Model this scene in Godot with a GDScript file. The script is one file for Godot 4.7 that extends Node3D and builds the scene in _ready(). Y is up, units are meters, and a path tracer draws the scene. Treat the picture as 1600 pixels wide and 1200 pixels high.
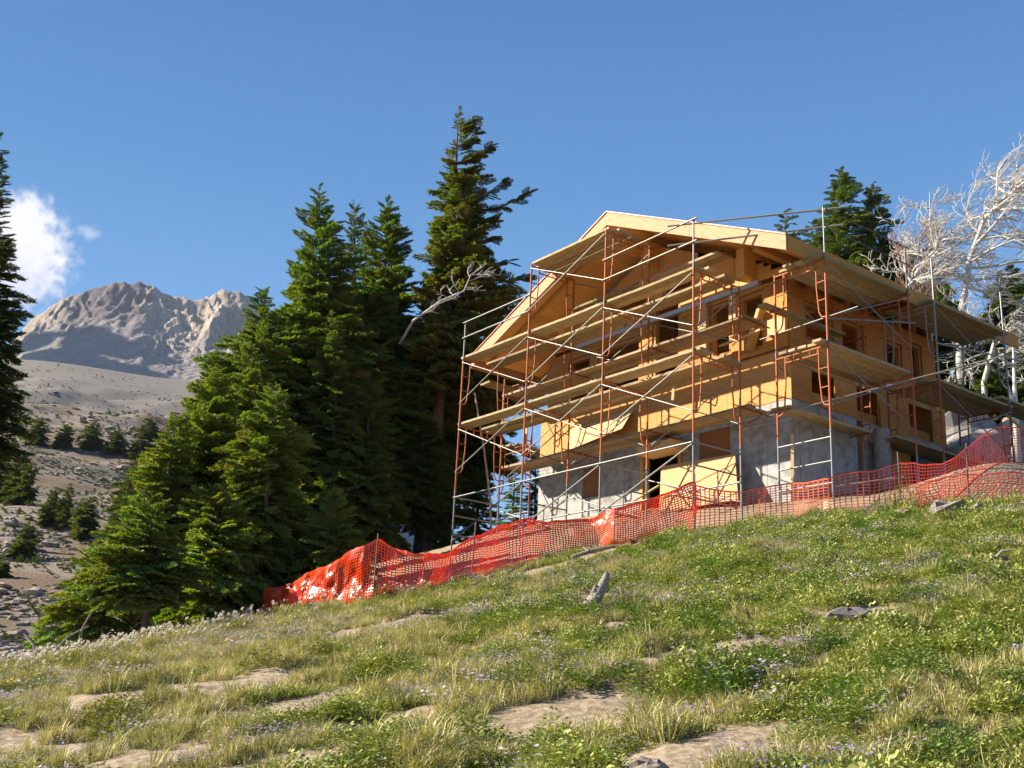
extends Node3D
# A timber house under construction behind tube scaffolding on an alpine meadow; firs, a rocky hillside and a volcano behind.
# Metres; x right, y up, -z into the picture. House-local axes: x along the gable wall, y up (0 = lower scaffold platform), -z into the house.

class MB:
	var v := PackedVector3Array()
	var n := PackedVector3Array()
	var t := PackedVector2Array()
	var c := PackedColorArray()
	var ix := PackedInt32Array()
	func quad(a: Vector3, b: Vector3, d: Vector3, e: Vector3, col: Color, ua: Vector2, ub: Vector2, ud: Vector2, ue: Vector2) -> void:
		var nn := (d - a).cross(b - a)
		if nn.length_squared() < 1e-12:
			nn = (e - a).cross(d - a)
		nn = nn.normalized()
		var k := v.size()
		v.append_array([a, b, d, e])
		n.append_array([nn, nn, nn, nn])
		t.append_array([ua, ub, ud, ue])
		c.append_array([col, col, col, col])
		ix.append_array([k, k + 1, k + 2, k, k + 2, k + 3])
	func tri(a: Vector3, b: Vector3, d: Vector3, col: Color) -> void:
		var nn := (d - a).cross(b - a).normalized()
		var k := v.size()
		v.append_array([a, b, d])
		n.append_array([nn, nn, nn])
		t.append_array([Vector2(a.x, a.z), Vector2(b.x, b.z), Vector2(d.x, d.z)])
		c.append_array([col, col, col])
		ix.append_array([k, k + 1, k + 2])
	# a hexahedron from its eight corners: bottom ring p0..p3, top ring p4..p7 (counter-clockwise seen from above); u runs along the longest edge
	func hexa(p: Array, col: Color, uo := Vector2.ZERO) -> void:
		var faces := [[0, 1, 5, 4], [1, 2, 6, 5], [2, 3, 7, 6], [3, 0, 4, 7], [4, 5, 6, 7], [3, 2, 1, 0]]
		var lx: float = p[0].distance_to(p[1])
		var lz: float = p[1].distance_to(p[2])
		var ly: float = p[0].distance_to(p[4])
		var big := maxf(lx, maxf(ly, lz))
		for f in faces:
			var a: Vector3 = p[f[0]]
			var b: Vector3 = p[f[1]]
			var d: Vector3 = p[f[2]]
			var e: Vector3 = p[f[3]]
			var w := a.distance_to(b)
			var h := a.distance_to(e)
			if w >= h or is_equal_approx(w, big):
				quad(a, b, d, e, col, uo, uo + Vector2(w, 0), uo + Vector2(w, h), uo + Vector2(0, h))
			else:
				quad(a, b, d, e, col, uo, uo + Vector2(0, w), uo + Vector2(h, w), uo + Vector2(h, 0))
	func box(x0: float, x1: float, y0: float, y1: float, z0: float, z1: float, col: Color, uo := Vector2.ZERO) -> void:
		hexa([Vector3(x0, y0, z1), Vector3(x1, y0, z1), Vector3(x1, y0, z0), Vector3(x0, y0, z0), Vector3(x0, y1, z1), Vector3(x1, y1, z1), Vector3(x1, y1, z0), Vector3(x0, y1, z0)], col, uo)
	func bar(a: Vector3, b: Vector3, w: float, h: float, up: Vector3, col: Color, uo := Vector2.ZERO) -> void:
		var d := (b - a).normalized()
		var s := d.cross(up).normalized() * w * 0.5
		var q := s.cross(d).normalized() * h * 0.5
		hexa([a - s - q, b - s - q, b + s - q, a + s - q, a - s + q, b - s + q, b + s + q, a + s + q], col, uo)
	func tube(pts: Array, rad: Array, sides: int, col: Color, col2 := Color(-1, 0, 0)) -> void:
		var k0 := v.size()
		var cnt := pts.size()
		var side := Vector3.ZERO
		var run := 0.0
		for i in cnt:
			var d: Vector3
			if i == 0:
				d = pts[1] - pts[0]
			elif i == cnt - 1:
				d = pts[i] - pts[i - 1]
			else:
				d = pts[i + 1] - pts[i - 1]
			d = d.normalized()
			if side == Vector3.ZERO:
				side = d.cross(Vector3.UP if absf(d.y) < 0.9 else Vector3.RIGHT).normalized()
			else:
				side = (side - d * side.dot(d)).normalized()
			var oth := d.cross(side)
			if i > 0:
				run += pts[i].distance_to(pts[i - 1])
			var cc := col if col2.r < 0.0 else col.lerp(col2, float(i) / (cnt - 1))
			for s in sides + 1:
				var a := TAU * s / sides
				var nn := side * cos(a) + oth * sin(a)
				v.append(pts[i] + nn * rad[i])
				n.append(nn)
				t.append(Vector2(run, float(s) / sides))
				c.append(cc)
		for i in cnt - 1:
			for s in sides:
				var k := k0 + i * (sides + 1) + s
				ix.append_array([k, k + sides + 1, k + 1, k + 1, k + sides + 1, k + sides + 2])
		for e in 2:
			var i := 0 if e == 0 else cnt - 1
			if rad[i] > 0.012:
				var d: Vector3 = (pts[0] - pts[1]).normalized() if e == 0 else (pts[i] - pts[i - 1]).normalized()
				var kk := v.size()
				for s in sides:
					v.append(v[k0 + i * (sides + 1) + s])
					n.append(d)
					t.append(Vector2(0, 0))
					c.append(col)
				for s in range(1, sides - 1):
					ix.append_array([kk, kk + s, kk + s + 1] if e == 0 else [kk, kk + s + 1, kk + s])
	func pipe(a: Vector3, b: Vector3, r: float, col: Color, sides := 8) -> void:
		tube([a, b], [r, r], sides, col)
	func mesh() -> ArrayMesh:
		var arr := []
		arr.resize(Mesh.ARRAY_MAX)
		arr[Mesh.ARRAY_VERTEX] = v
		arr[Mesh.ARRAY_NORMAL] = n
		arr[Mesh.ARRAY_TEX_UV] = t
		arr[Mesh.ARRAY_COLOR] = c
		arr[Mesh.ARRAY_INDEX] = ix
		var m := ArrayMesh.new()
		m.add_surface_from_arrays(Mesh.PRIMITIVE_TRIANGLES, arr)
		return m

var rng := RandomNumberGenerator.new()
var used := {}
var M := {}
var noise := FastNoiseLite.new()
var rough := FastNoiseLite.new()
# the house stands turned on its site
var HOUSE := Transform3D(Basis(Vector3(0.5966, 0, 0.8025), Vector3.UP, Vector3(-0.8025, 0, 0.5966)), Vector3(5.871, 8.582, -22.035))

# ---------- bookkeeping
func numbered(called: String) -> String:
	if not used.has(called):
		used[called] = 0
		return called
	used[called] += 1
	return "%s_%03d" % [called, used[called]]

func tag(o: Node, label: String, category := "", group := "", kind := "") -> void:
	if label: o.set_meta("label", label)
	if category: o.set_meta("category", category)
	if group: o.set_meta("group", group)
	if kind: o.set_meta("kind", kind)

func thing(called: String, label: String, category: String, at: Transform3D, group := "") -> Node3D:
	var o := Node3D.new()
	o.name = numbered(called)
	add_child(o)
	o.transform = at
	tag(o, label, category, group)
	return o

# a part whose mesh is given in the frame of REF; the parent's base is at BASE in that frame
func part(called: String, b: MB, mat: Material, parent: Node, base := Vector3.ZERO) -> MeshInstance3D:
	var o := MeshInstance3D.new()
	o.name = called
	o.mesh = b.mesh()
	o.material_override = mat
	o.position = -base
	parent.add_child(o, true)
	return o

func solo(called: String, b: MB, mat: Material, at: Transform3D, base: Vector3, label: String, category: String, group := "", kind := "") -> MeshInstance3D:
	for i in b.v.size():
		b.v[i] -= base
	var o := MeshInstance3D.new()
	o.name = numbered(called)
	o.mesh = b.mesh()
	o.material_override = mat
	add_child(o)
	o.transform = at * Transform3D(Basis.IDENTITY, base)
	tag(o, label, category, group, kind)
	return o

func setting(called: String, b: MB, mat: Material) -> MeshInstance3D:
	var o := MeshInstance3D.new()
	o.name = numbered(called)
	o.mesh = b.mesh()
	o.material_override = mat
	add_child(o)
	o.set_meta("kind", "structure")
	return o

func swarm(called: String, mesh: Mesh, mat: Material, xf: Array, cols: Array, parent: Node) -> MultiMeshInstance3D:
	var mm := MultiMesh.new()
	mm.transform_format = MultiMesh.TRANSFORM_3D
	mm.use_colors = true
	mm.mesh = mesh
	mm.instance_count = xf.size()
	for i in xf.size():
		mm.set_instance_transform(i, xf[i])
		mm.set_instance_color(i, cols[i])
	var o := MultiMeshInstance3D.new()
	o.name = called
	o.multimesh = mm
	o.material_override = mat
	parent.add_child(o, true)
	return o

# ---------- materials
func noise_tex(freq: float, lo: Color, hi: Color, sd: int, octaves := 4, size := 512, mid := Color(-1, 0, 0)) -> NoiseTexture2D:
	var f := FastNoiseLite.new()
	f.seed = sd
	f.frequency = freq
	f.fractal_octaves = octaves
	var g := Gradient.new()
	g.set_color(0, lo)
	g.set_color(1, hi)
	if mid.r >= 0.0:
		g.add_point(0.5, mid)
	var t := NoiseTexture2D.new()
	t.width = size
	t.height = size
	t.seamless = true
	t.noise = f
	t.color_ramp = g
	return t

func grey(a: float) -> Color:
	return Color(a, a, a)

func surface(name_: String, col: Color, roughness: float, tex: Texture2D = null, scale := Vector3.ONE, triplanar := false, bump := 0.0, metal := 0.0) -> StandardMaterial3D:
	var m := StandardMaterial3D.new()
	m.resource_name = name_
	m.albedo_color = col.linear_to_srgb()
	m.roughness = roughness
	m.metallic = metal
	m.metallic_specular = 0.35
	m.vertex_color_use_as_albedo = true
	if tex:
		m.albedo_texture = tex
		m.uv1_scale = scale
		m.uv1_triplanar = triplanar
		if bump > 0.0:
			m.heightmap_enabled = true
			m.heightmap_texture = tex
			m.heightmap_scale = bump
	return m

func make_materials() -> void:
	var grain := noise_tex(0.016, Color(0.86, 0.8, 0.7), Color(1, 1, 1), 3, 5, 512, Color(0.96, 0.94, 0.9))
	var weather := noise_tex(0.02, Color(0.55, 0.5, 0.42), Color(1, 1, 1), 8, 5, 512, Color(0.88, 0.86, 0.8))
	var stain := noise_tex(0.012, Color(0.74, 0.73, 0.7), Color(1, 1, 1), 21, 6, 512, Color(0.93, 0.92, 0.91))
	var fine := noise_tex(0.05, Color(0.55, 0.55, 0.55), Color(1, 1, 1), 5, 4)
	var soil := noise_tex(0.03, Color(0.55, 0.5, 0.45), Color(1, 1, 1), 14, 6, 1024)
	M.ply = surface("plywood", Color(1, 1, 1), 0.75, grain, Vector3(0.25, 4.0, 1))
	M.plank = surface("weathered plank", Color(1, 1, 1), 0.85, weather, Vector3(0.3, 4.0, 1), false, 0.3)
	M.lumber = surface("sawn lumber", Color(1, 1, 1), 0.75, grain, Vector3(0.3, 5.0, 1))
	M.concrete = surface("formed concrete", Color(1, 1, 1), 0.85, stain, Vector3(0.45, 0.45, 0.45), true, 0.2)
	M.steel_paint = surface("painted steel tube", Color(1, 1, 1), 0.5, fine, Vector3(1.2, 1.0, 1))
	M.galv = surface("galvanised steel tube", Color(1, 1, 1), 0.42, fine, Vector3(1.5, 1, 1), false, 0.0, 0.35)
	M.net = surface("orange plastic net", Color(1, 1, 1), 0.3)
	M.net.metallic_specular = 0.6
	M.net.backlight_enabled = true
	M.net.backlight = Color(0.7, 0.35, 0.2)
	M.bark = surface("bark", Color(1, 1, 1), 0.95, weather, Vector3(1.5, 2, 1), false, 0.6)
	M.deadwood = surface("bleached dead wood", Color(1, 1, 1), 0.8, stain, Vector3(1.5, 1.0, 1))
	M.gnarl = surface("cracked grey wood", Color(1, 1, 1), 0.85, noise_tex(0.03, Color(0.3, 0.28, 0.26), Color(1, 1, 1), 31, 5, 512, Color(0.85, 0.83, 0.8)), Vector3(3.0, 3.0, 1), false, 1.2)
	M.needle = surface("fir needles", Color(1, 1, 1), 0.48)
	M.needle.metallic_specular = 0.5
	M.needle.backlight_enabled = true
	M.needle.backlight = Color(0.88, 1.0, 0.32)
	M.leaf = surface("meadow leaves", Color(1, 1, 1), 0.6)
	M.leaf.backlight_enabled = true
	M.leaf.backlight = Color(0.55, 0.6, 0.22)
	M.petal = surface("petals", Color(1, 1, 1), 0.7)
	M.petal.backlight_enabled = true
	M.petal.backlight = Color(0.8, 0.78, 0.8)
	M.soil = surface("pumice soil", Color(1, 1, 1), 0.95, soil, Vector3(0.35, 0.35, 0.35), true, 2.0)
	M.scree = surface("scree", Color(1, 1, 1), 0.95, noise_tex(0.06, Color(0.4, 0.37, 0.35), Color(1, 1, 1), 40, 5, 1024), Vector3(0.06, 0.06, 0.06), true)
	M.rock = surface("rock", Color(1, 1, 1), 0.9, soil, Vector3(0.7, 0.7, 0.7), true, 1.0)
	M.mountain = surface("volcanic rock", Color(1, 1, 1), 0.95, noise_tex(0.03, Color(0.5, 0.48, 0.48), Color(1, 1, 1), 77, 6, 1024), Vector3(0.006, 0.006, 0.006), true)
	M.tar = surface("dark opening lining", Color(1, 1, 1), 0.9)
	M.flash = surface("sheet metal flashing", Color(1, 1, 1), 0.45, null, Vector3.ONE, false, 0.0, 0.3)
	M.rubber = surface("hose", Color(1, 1, 1), 0.5)
	M.cloud = surface("cloud", Color(0.9, 0.9, 0.9), 1.0)

# ---------- terrain
func crest_x(z: float) -> float:
	var zs := [8.0, 11.0, 15.0, 18.0, 21.5, 25.0, 30.0, 36.0, 60.0]
	var xs := [-12.0, -8.8, -6.6, -5.9, -5.2, -5.8, -8.0, -10.5, -16.0]
	if z <= zs[0]: return xs[0]
	for i in 8:
		if z <= zs[i + 1]:
			return lerpf(xs[i], xs[i + 1], (z - zs[i]) / (zs[i + 1] - zs[i]))
	return xs[8]

# height of the meadow, x to the right and z away from the viewer
func meadow(x: float, z: float) -> float:
	var X := clampf(x, -7.0, 10.5)
	var Z := clampf(z, -6.0, 34.0)
	var h := 0.230754 * Z + 0.033751 * X + 0.002541 * X * X + 0.015139 * X * Z - 0.001523 * Z * Z
	h += 0.1 * (-0.009103 * X * X * X - 0.001279 * X * X * Z - 0.002068 * X * Z * Z + 0.000382 * Z * Z * Z) - 1.6
	h += (x - X) * 0.16
	if z > 34.0:
		h += (z - 34.0) * (0.1 if z < 38.0 else 0.0) + (0.4 if z >= 38.0 else 0.0)
		h -= maxf(0.0, z - 38.0) * 0.06
	if z < -6.0:
		h += (z + 6.0) * 0.1
	var d := crest_x(z) - x
	if d > 0.0:
		h -= minf(d * d / (d + 2.2) * 0.6, 9.0)
	# spoil heaped along the right-hand fence and soil banked against the house
	h += 0.8 * exp(-(pow((x - 10.4) / 2.0, 2.0) + pow((z - 23.4) / 1.1, 2.0)))
	return h

func ground_at(x: float, z: float) -> float:
	var near := clampf((z - 2.0) / 10.0, 0.25, 1.0)
	return meadow(x, z) + noise.get_noise_2d(x * 6.0, z * 6.0) * 0.1 * near + rough.get_noise_2d(x * 40.0, z * 40.0) * 0.05 * smoothstep(1.5, 5.0, z) * smoothstep(24.0, 20.0, z) + rough.get_noise_2d(x * 14.0, z * 14.0 + 60.0) * 0.1 * smoothstep(3.0, 8.0, z) * smoothstep(22.0, 17.0, z)

var bare_spots := [[-1.25, 14.8, 1.0, 0.7], [-1.8, 9.4, 0.75, 0.4], [-2.3, 10.7, 0.5, 0.35], [1.75, 9.6, 0.75, 0.4], [0.48, 7.9, 0.6, 0.42], [1.05, 6.5, 0.75, 0.32], [-3.3, 10.4, 0.6, 0.4],
	[-2.9, 8.4, 0.5, 0.35], [-0.75, 8.1, 0.4, 0.25], [-3.5, 8.8, 0.4, 0.3], [3.35, 10.65, 0.45, 0.35], [-2.2, 7.4, 0.5, 0.25], [-1.2, 7.0, 0.4, 0.2], [0.9, 14.2, 0.9, 0.5], [1.2, 11.2, 0.5, 0.25], [0.1, 9.9, 0.5, 0.2],
	[5.3, 12.7, 0.6, 0.35], [2.0, 20.4, 2.0, 0.7], [0.4, 19.5, 1.2, 0.5]]
func bareness(x: float, z: float) -> float:
	var b := 0.0
	for s in bare_spots:
		var dx: float = x - s[0]
		var dz: float = z - s[1]
		var e := pow((dx * 0.8 + dz * 0.6) / (s[2] * 0.95), 2.0) + pow((dz * 0.8 - dx * 0.6) / (s[3] * 0.95), 2.0)
		if e < 6.0:
			b = maxf(b, exp(-e) * 1.25)
	var nz := noise.get_noise_2d(x * 22.0 + 300.0, z * 22.0) * 0.5 + rough.get_noise_2d(x * 30.0, z * 30.0) * 0.3
	b += nz * 0.75
	b += rough.get_noise_2d(x * 62.0 + 7.0, z * 62.0) * 0.42
	b += clampf((1.6 - x) * 0.045, -0.12, 0.17)
	if z > 21.0 and x > -6.0:
		b += clampf((z - 21.0) * 0.5, 0.0, 1.0)
	return b

func build_ground() -> void:
	var b := MB.new()
	var xs := []
	var zs := []
	var x := -45.0
	while x < 55.0:
		xs.append(x)
		x += 0.16 if x > -9.0 and x < 13.0 else 1.0
	var z := -12.0
	while z < 62.0:
		zs.append(z)
		z += 0.16 if z > 3.0 and z < 26.0 else 0.6
	var nx := xs.size()
	var nz := zs.size()
	for j in nz:
		for i in nx:
			var px: float = xs[i]
			var pz: float = zs[j]
			b.v.append(Vector3(px, ground_at(px, pz), -pz))
			var bb := bareness(px, pz)
			var k := smoothstep(0.15, 0.55, bb)
			var g := Color(0.3, 0.25, 0.13).lerp(Color(0.5, 0.41, 0.29), k)
			if crest_x(pz) - px > 1.5:
				g = Color(0.38, 0.31, 0.23)
			b.c.append(g)
			b.t.append(Vector2(px, pz))
	b.n.resize(b.v.size())
	for j in nz:
		for i in nx:
			var l := b.v[j * nx + maxi(i - 1, 0)]
			var r := b.v[j * nx + mini(i + 1, nx - 1)]
			var d := b.v[maxi(j - 1, 0) * nx + i]
			var u := b.v[mini(j + 1, nz - 1) * nx + i]
			b.n[j * nx + i] = (r - l).cross(u - d).normalized()
	for j in nz - 1:
		for i in nx - 1:
			var k := j * nx + i
			b.ix.append_array([k, k + nx, k + 1, k + 1, k + nx, k + nx + 1])
	setting("ground", b, M.soil)

var prof_z := [25.0, 40.0, 50.0, 75.0, 105.0, 160.0, 230.0, 320.0, 400.0, 460.0, 560.0, 640.0, 800.0, 1100.0]
var prof_h := [-6.0, -0.5, 1.9, 6.8, 15.2, 32.5, 52.7, 82.6, 110.0, 132.0, 174.0, 166.0, 120.0, 60.0]
func hill(x: float, z: float) -> float:
	var h: float = prof_h[13]
	for i in 13:
		if z <= prof_z[i + 1]:
			var f := clampf((z - prof_z[i]) / (prof_z[i + 1] - prof_z[i]), 0.0, 1.0)
			h = lerpf(prof_h[i], prof_h[i + 1], f)
			break
	var a := x / z
	var s := 0.96 - 0.66 * smoothstep(-0.25, -0.07, a) + 0.04 * smoothstep(-0.28, -0.44, a)
	h *= s
	h += noise.get_noise_2d(x * 0.7, z * 0.7) * z * 0.018 * smoothstep(560.0, 350.0, z) + rough.get_noise_2d(x * 3.0, z * 3.0) * minf(z * 0.004, 0.9) * smoothstep(480.0, 350.0, z)
	return h

func build_hillside() -> void:
	var b := MB.new()
	var zs := []
	var z := 25.0
	while z < 1100.0:
		zs.append(z)
		z *= 1.012
	var cols := 200
	var nz := zs.size()
	for j in nz:
		for i in cols + 1:
			var pz: float = zs[j]
			var f := float(i) / cols
			var px := lerpf(-0.75, 0.95, f * f * 0.55 + f * 0.45) * (pz + 30.0)
			b.v.append(Vector3(px, hill(px, pz), -pz))
			var pale := smoothstep(300.0, 420.0, pz + noise.get_noise_2d(px * 0.8, pz * 0.8) * 90.0)
			var c := Color(0.45, 0.375, 0.305).lerp(Color(0.38, 0.35, 0.31), pale)
			var gr := noise.get_noise_2d(px * 2.2 + 90.0, pz * 2.2) + 0.35 * rough.get_noise_2d(px * 6.0, pz * 6.0)
			c = c.lerp(Color(0.27, 0.18, 0.08), smoothstep(-0.05, 0.25, gr) * (1.0 - pale) * 0.8)
			c = c.lerp(Color(0.13, 0.14, 0.06), smoothstep(0.22, 0.45, -gr) * (1.0 - pale * 0.8) * 0.7)
			b.c.append(c)
			b.t.append(Vector2(px, pz))
	b.n.resize(b.v.size())
	var nx := cols + 1
	for j in nz:
		for i in nx:
			var l := b.v[j * nx + maxi(i - 1, 0)]
			var r := b.v[j * nx + mini(i + 1, nx - 1)]
			var d := b.v[maxi(j - 1, 0) * nx + i]
			var u := b.v[mini(j + 1, nz - 1) * nx + i]
			b.n[j * nx + i] = (r - l).cross(u - d).normalized()
	for j in nz - 1:
		for i in cols:
			var k := j * nx + i
			b.ix.append_array([k, k + nx, k + 1, k + 1, k + nx, k + nx + 1])
	setting("hillside", b, M.scree)

# skyline of the volcano at 3 km: x, height
var sky_x := [-2400.0, -1763.0, -1512.0, -1392.0, -1360.0, -1329.0, -1299.0, -1244.0, -1195.0, -1145.0, -1115.0, -1097.0, -1084.0, -1067.0, -1041.0, -1012.0, -988.0, -948.0, -894.0, -850.0, -826.0, -809.0, -787.0, -765.0, -744.0, -707.0, -619.0, -521.0, -405.0, -253.0, -42.0]
var sky_h := [400.0, 661.0, 851.0, 951.0, 986.0, 1044.0, 1070.0, 1116.0, 1135.0, 1159.0, 1172.0, 1169.0, 1177.0, 1169.0, 1172.0, 1172.0, 1152.0, 1141.0, 1132.0, 1138.0, 1155.0, 1167.0, 1157.0, 1164.0, 1152.0, 1123.0, 1043.0, 938.0, 800.0, 599.0, 408.0]
func skyline(x: float) -> float:
	if x <= sky_x[0]: return sky_h[0]
	for i in sky_x.size() - 1:
		if x <= sky_x[i + 1]:
			return lerpf(sky_h[i], sky_h[i + 1], (x - sky_x[i]) / (sky_x[i + 1] - sky_x[i]))
	return sky_h[-1]

func build_mountain() -> void:
	var ridged := FastNoiseLite.new()
	ridged.seed = 9
	ridged.noise_type = FastNoiseLite.TYPE_SIMPLEX
	ridged.fractal_type = FastNoiseLite.FRACTAL_RIDGED
	ridged.fractal_octaves = 5
	ridged.frequency = 0.0045
	var b := MB.new()
	var xs := []
	var x := -2400.0
	while x < 300.0:
		xs.append(x)
		x += 5.0 if x > -1450.0 and x < -380.0 else 40.0
	var zs := []
	var z := 1500.0
	while z < 3700.0:
		zs.append(z)
		z += 8.0 if z > 2050.0 and z < 3080.0 else 40.0
	var nx := xs.size()
	var nz := zs.size()
	for j in nz:
		for i in nx:
			var px: float = xs[i]
			var pz: float = zs[j]
			var top := skyline(px * 3000.0 / maxf(pz, 2600.0))
			var f := (3000.0 - pz) / 1000.0
			var foot := 550.0 + clampf(-1000.0 - px, -600.0, 900.0) * 0.06
			foot = minf(foot, top * 0.62)
			var h: float
			if f >= 0.0:
				var g := clampf(1.0 - f, -0.6, 1.0)
				h = foot + (top - foot) * (g * 0.55 + 0.45 * g * g * g) if g > 0.0 else foot + g * 240.0
			else:
				h = top + f * 420.0
			var n1 := noise.get_noise_2d(px * 0.35, pz * 0.3)
			var n2 := rough.get_noise_2d(px * 0.9, pz * 0.7)
			var n3 := rough.get_noise_2d(px * 2.6 + 40.0, pz * 2.2)
			var warp := n1 * 90.0
			# ribs and gullies that run down the face; on the right they rake down to the right
			var east := smoothstep(-1010.0, -900.0, px + n1 * 60.0)
			var rib := ridged.get_noise_2d((px + warp - east * 0.6 * (3000.0 - pz)) * 3.2, 40.0 + pz * 0.5)
			var lump := ridged.get_noise_2d(px * 3.4 + 0.5 * pz, pz * 2.4 + 500.0)
			var crag := smoothstep(0.24 + n1 * 0.12, 0.06, f) * lerpf(0.32, 1.0, smoothstep(0.0, 0.05, f)) * smoothstep(-0.3, -0.05, f)
			h += (rib - 0.3) * 17.0 * crag + (lump - 0.3) * 11.0 * crag * (1.0 - 0.5 * east)
			h += (rib - 0.3) * 13.0 * east * smoothstep(0.55, 0.2, f) * smoothstep(0.0, 0.06, f)
			h += n3 * 2.5 + n2 * 5.0 * smoothstep(0.6, 0.2, f)
			# the cirque below the right-hand summit
			h -= 70.0 * exp(-(pow((px + 742.0) / 24.0, 2.0) + pow((pz - 2850.0) / 75.0, 2.0)))
			h += 26.0 * exp(-(pow((px + 785.0) / 20.0, 2.0) + pow((pz - 2860.0) / 90.0, 2.0)))
			b.v.append(Vector3(px, h, -pz))
			var cream := Color(0.58, 0.47, 0.34)
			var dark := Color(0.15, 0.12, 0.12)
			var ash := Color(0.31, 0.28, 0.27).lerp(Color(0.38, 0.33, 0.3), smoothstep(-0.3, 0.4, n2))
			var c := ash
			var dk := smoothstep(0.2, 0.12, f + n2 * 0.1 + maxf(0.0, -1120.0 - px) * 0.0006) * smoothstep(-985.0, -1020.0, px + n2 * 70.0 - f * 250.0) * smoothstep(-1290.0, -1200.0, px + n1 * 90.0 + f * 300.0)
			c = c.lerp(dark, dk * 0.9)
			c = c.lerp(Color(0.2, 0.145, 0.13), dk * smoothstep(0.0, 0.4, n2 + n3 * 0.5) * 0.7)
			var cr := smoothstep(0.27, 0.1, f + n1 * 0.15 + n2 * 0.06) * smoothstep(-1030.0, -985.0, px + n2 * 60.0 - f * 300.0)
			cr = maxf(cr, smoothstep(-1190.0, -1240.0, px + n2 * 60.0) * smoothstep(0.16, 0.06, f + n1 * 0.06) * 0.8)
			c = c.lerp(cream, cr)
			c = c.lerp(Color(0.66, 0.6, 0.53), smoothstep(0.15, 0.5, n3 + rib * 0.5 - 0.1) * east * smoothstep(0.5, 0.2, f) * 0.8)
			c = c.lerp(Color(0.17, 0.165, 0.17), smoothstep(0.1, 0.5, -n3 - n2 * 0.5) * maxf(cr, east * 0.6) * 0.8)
			b.c.append(c)
			b.t.append(Vector2(px, pz))
	b.n.resize(b.v.size())
	for j in nz:
		for i in nx:
			var l := b.v[j * nx + maxi(i - 1, 0)]
			var r := b.v[j * nx + mini(i + 1, nx - 1)]
			var d := b.v[maxi(j - 1, 0) * nx + i]
			var u := b.v[mini(j + 1, nz - 1) * nx + i]
			b.n[j * nx + i] = (r - l).cross(u - d).normalized()
	for j in nz - 1:
		for i in nx - 1:
			var k := j * nx + i
			b.ix.append_array([k, k + nx, k + 1, k + 1, k + nx, k + nx + 1])
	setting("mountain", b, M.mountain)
	# the cloud outside the frame whose shadow lies on the lower face
	var cl := MB.new()
	var puffs := [[-1228, 925, 2844, 62], [-1158, 843, 2704, 62], [-1073, 828, 2648, 72], [-1080, 935, 2780, 52], [-1023, 883, 2704, 66], [-963, 791, 2564, 52], [-985, 893, 2715, 40], [-912, 868, 2682, 24], [-874, 872, 2700, 16], [-862, 780, 2564, 28], [-828, 780, 2572, 16], [-1328, 915, 2910, 60]]
	for p in puffs:
		# each puff floats up-sun of the place it shades
		var q := Vector3(p[0], p[1], -p[2]) - Vector3(0.855, -0.499, 0.143) * 1500.0
		blob(cl, q, p[3], 12, 8, 0.35, p[0], Color(0.9, 0.9, 0.9), Vector3(1.15, 0.6, 1.0))
	solo("cloud", cl, M.cloud, Transform3D.IDENTITY, Vector3(-2360, 1380, -2600), "white cloud drifting left of the view that shades the mountain", "cloud")

func blob(b: MB, at: Vector3, r: float, seg: int, rings: int, jag: float, sd: float, col: Color, stretch := Vector3.ONE, flat := false) -> void:
	var k0 := b.v.size()
	var pts := []
	for j in rings + 1:
		for i in seg + 1:
			var a := TAU * (i % seg) / seg
			var e := PI * (float(j) / rings - 0.5)
			var d := Vector3(cos(a) * cos(e), sin(e), sin(a) * cos(e))
			var k := 1.0 + jag * rough.get_noise_3d(d.x * 45.0 + sd * 13.0, d.y * 45.0, d.z * 45.0) * 1.6
			pts.append(at + d * r * k * stretch)
	if flat:
		for j in rings:
			for i in seg:
				var k := j * (seg + 1) + i
				if j > 0: b.tri(pts[k], pts[k + seg + 1], pts[k + 1], col)
				if j < rings - 1: b.tri(pts[k + 1], pts[k + seg + 1], pts[k + seg + 2], col)
		return
	for i in pts.size():
		b.v.append(pts[i])
		b.n.append((pts[i] - at).normalized())
		b.t.append(Vector2.ZERO)
		b.c.append(col)
	for j in rings:
		for i in seg:
			var k := k0 + j * (seg + 1) + i
			b.ix.append_array([k, k + seg + 1, k + 1, k + 1, k + seg + 1, k + seg + 2])

# ---------- the house
const PLY := Color(0.58, 0.275, 0.068)
const PLY2 := Color(0.6, 0.315, 0.105)
const FRESH := Color(0.62, 0.4, 0.17)
const CREAM := Color(0.66, 0.47, 0.24)
const CONC := Color(0.42, 0.415, 0.395)
const GREYWOOD := Color(0.5, 0.4, 0.26)

func vary(c: Color, k := 0.12) -> Color:
	var a := 1.0 + rng.randf_range(-k, k)
	return Color(c.r * a * (1.0 + rng.randf_range(-k, k) * 0.25), c.g * a, c.b * a * (1.0 + rng.randf_range(-k, k) * 0.4))

func ruv() -> Vector2:
	return Vector2(rng.randf() * 7.0, rng.randf() * 7.0)

# under side of the roof above house x
func roof_y(x: float) -> float:
	return 5.11 - absf(x + 7.15) * 0.4425

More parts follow.
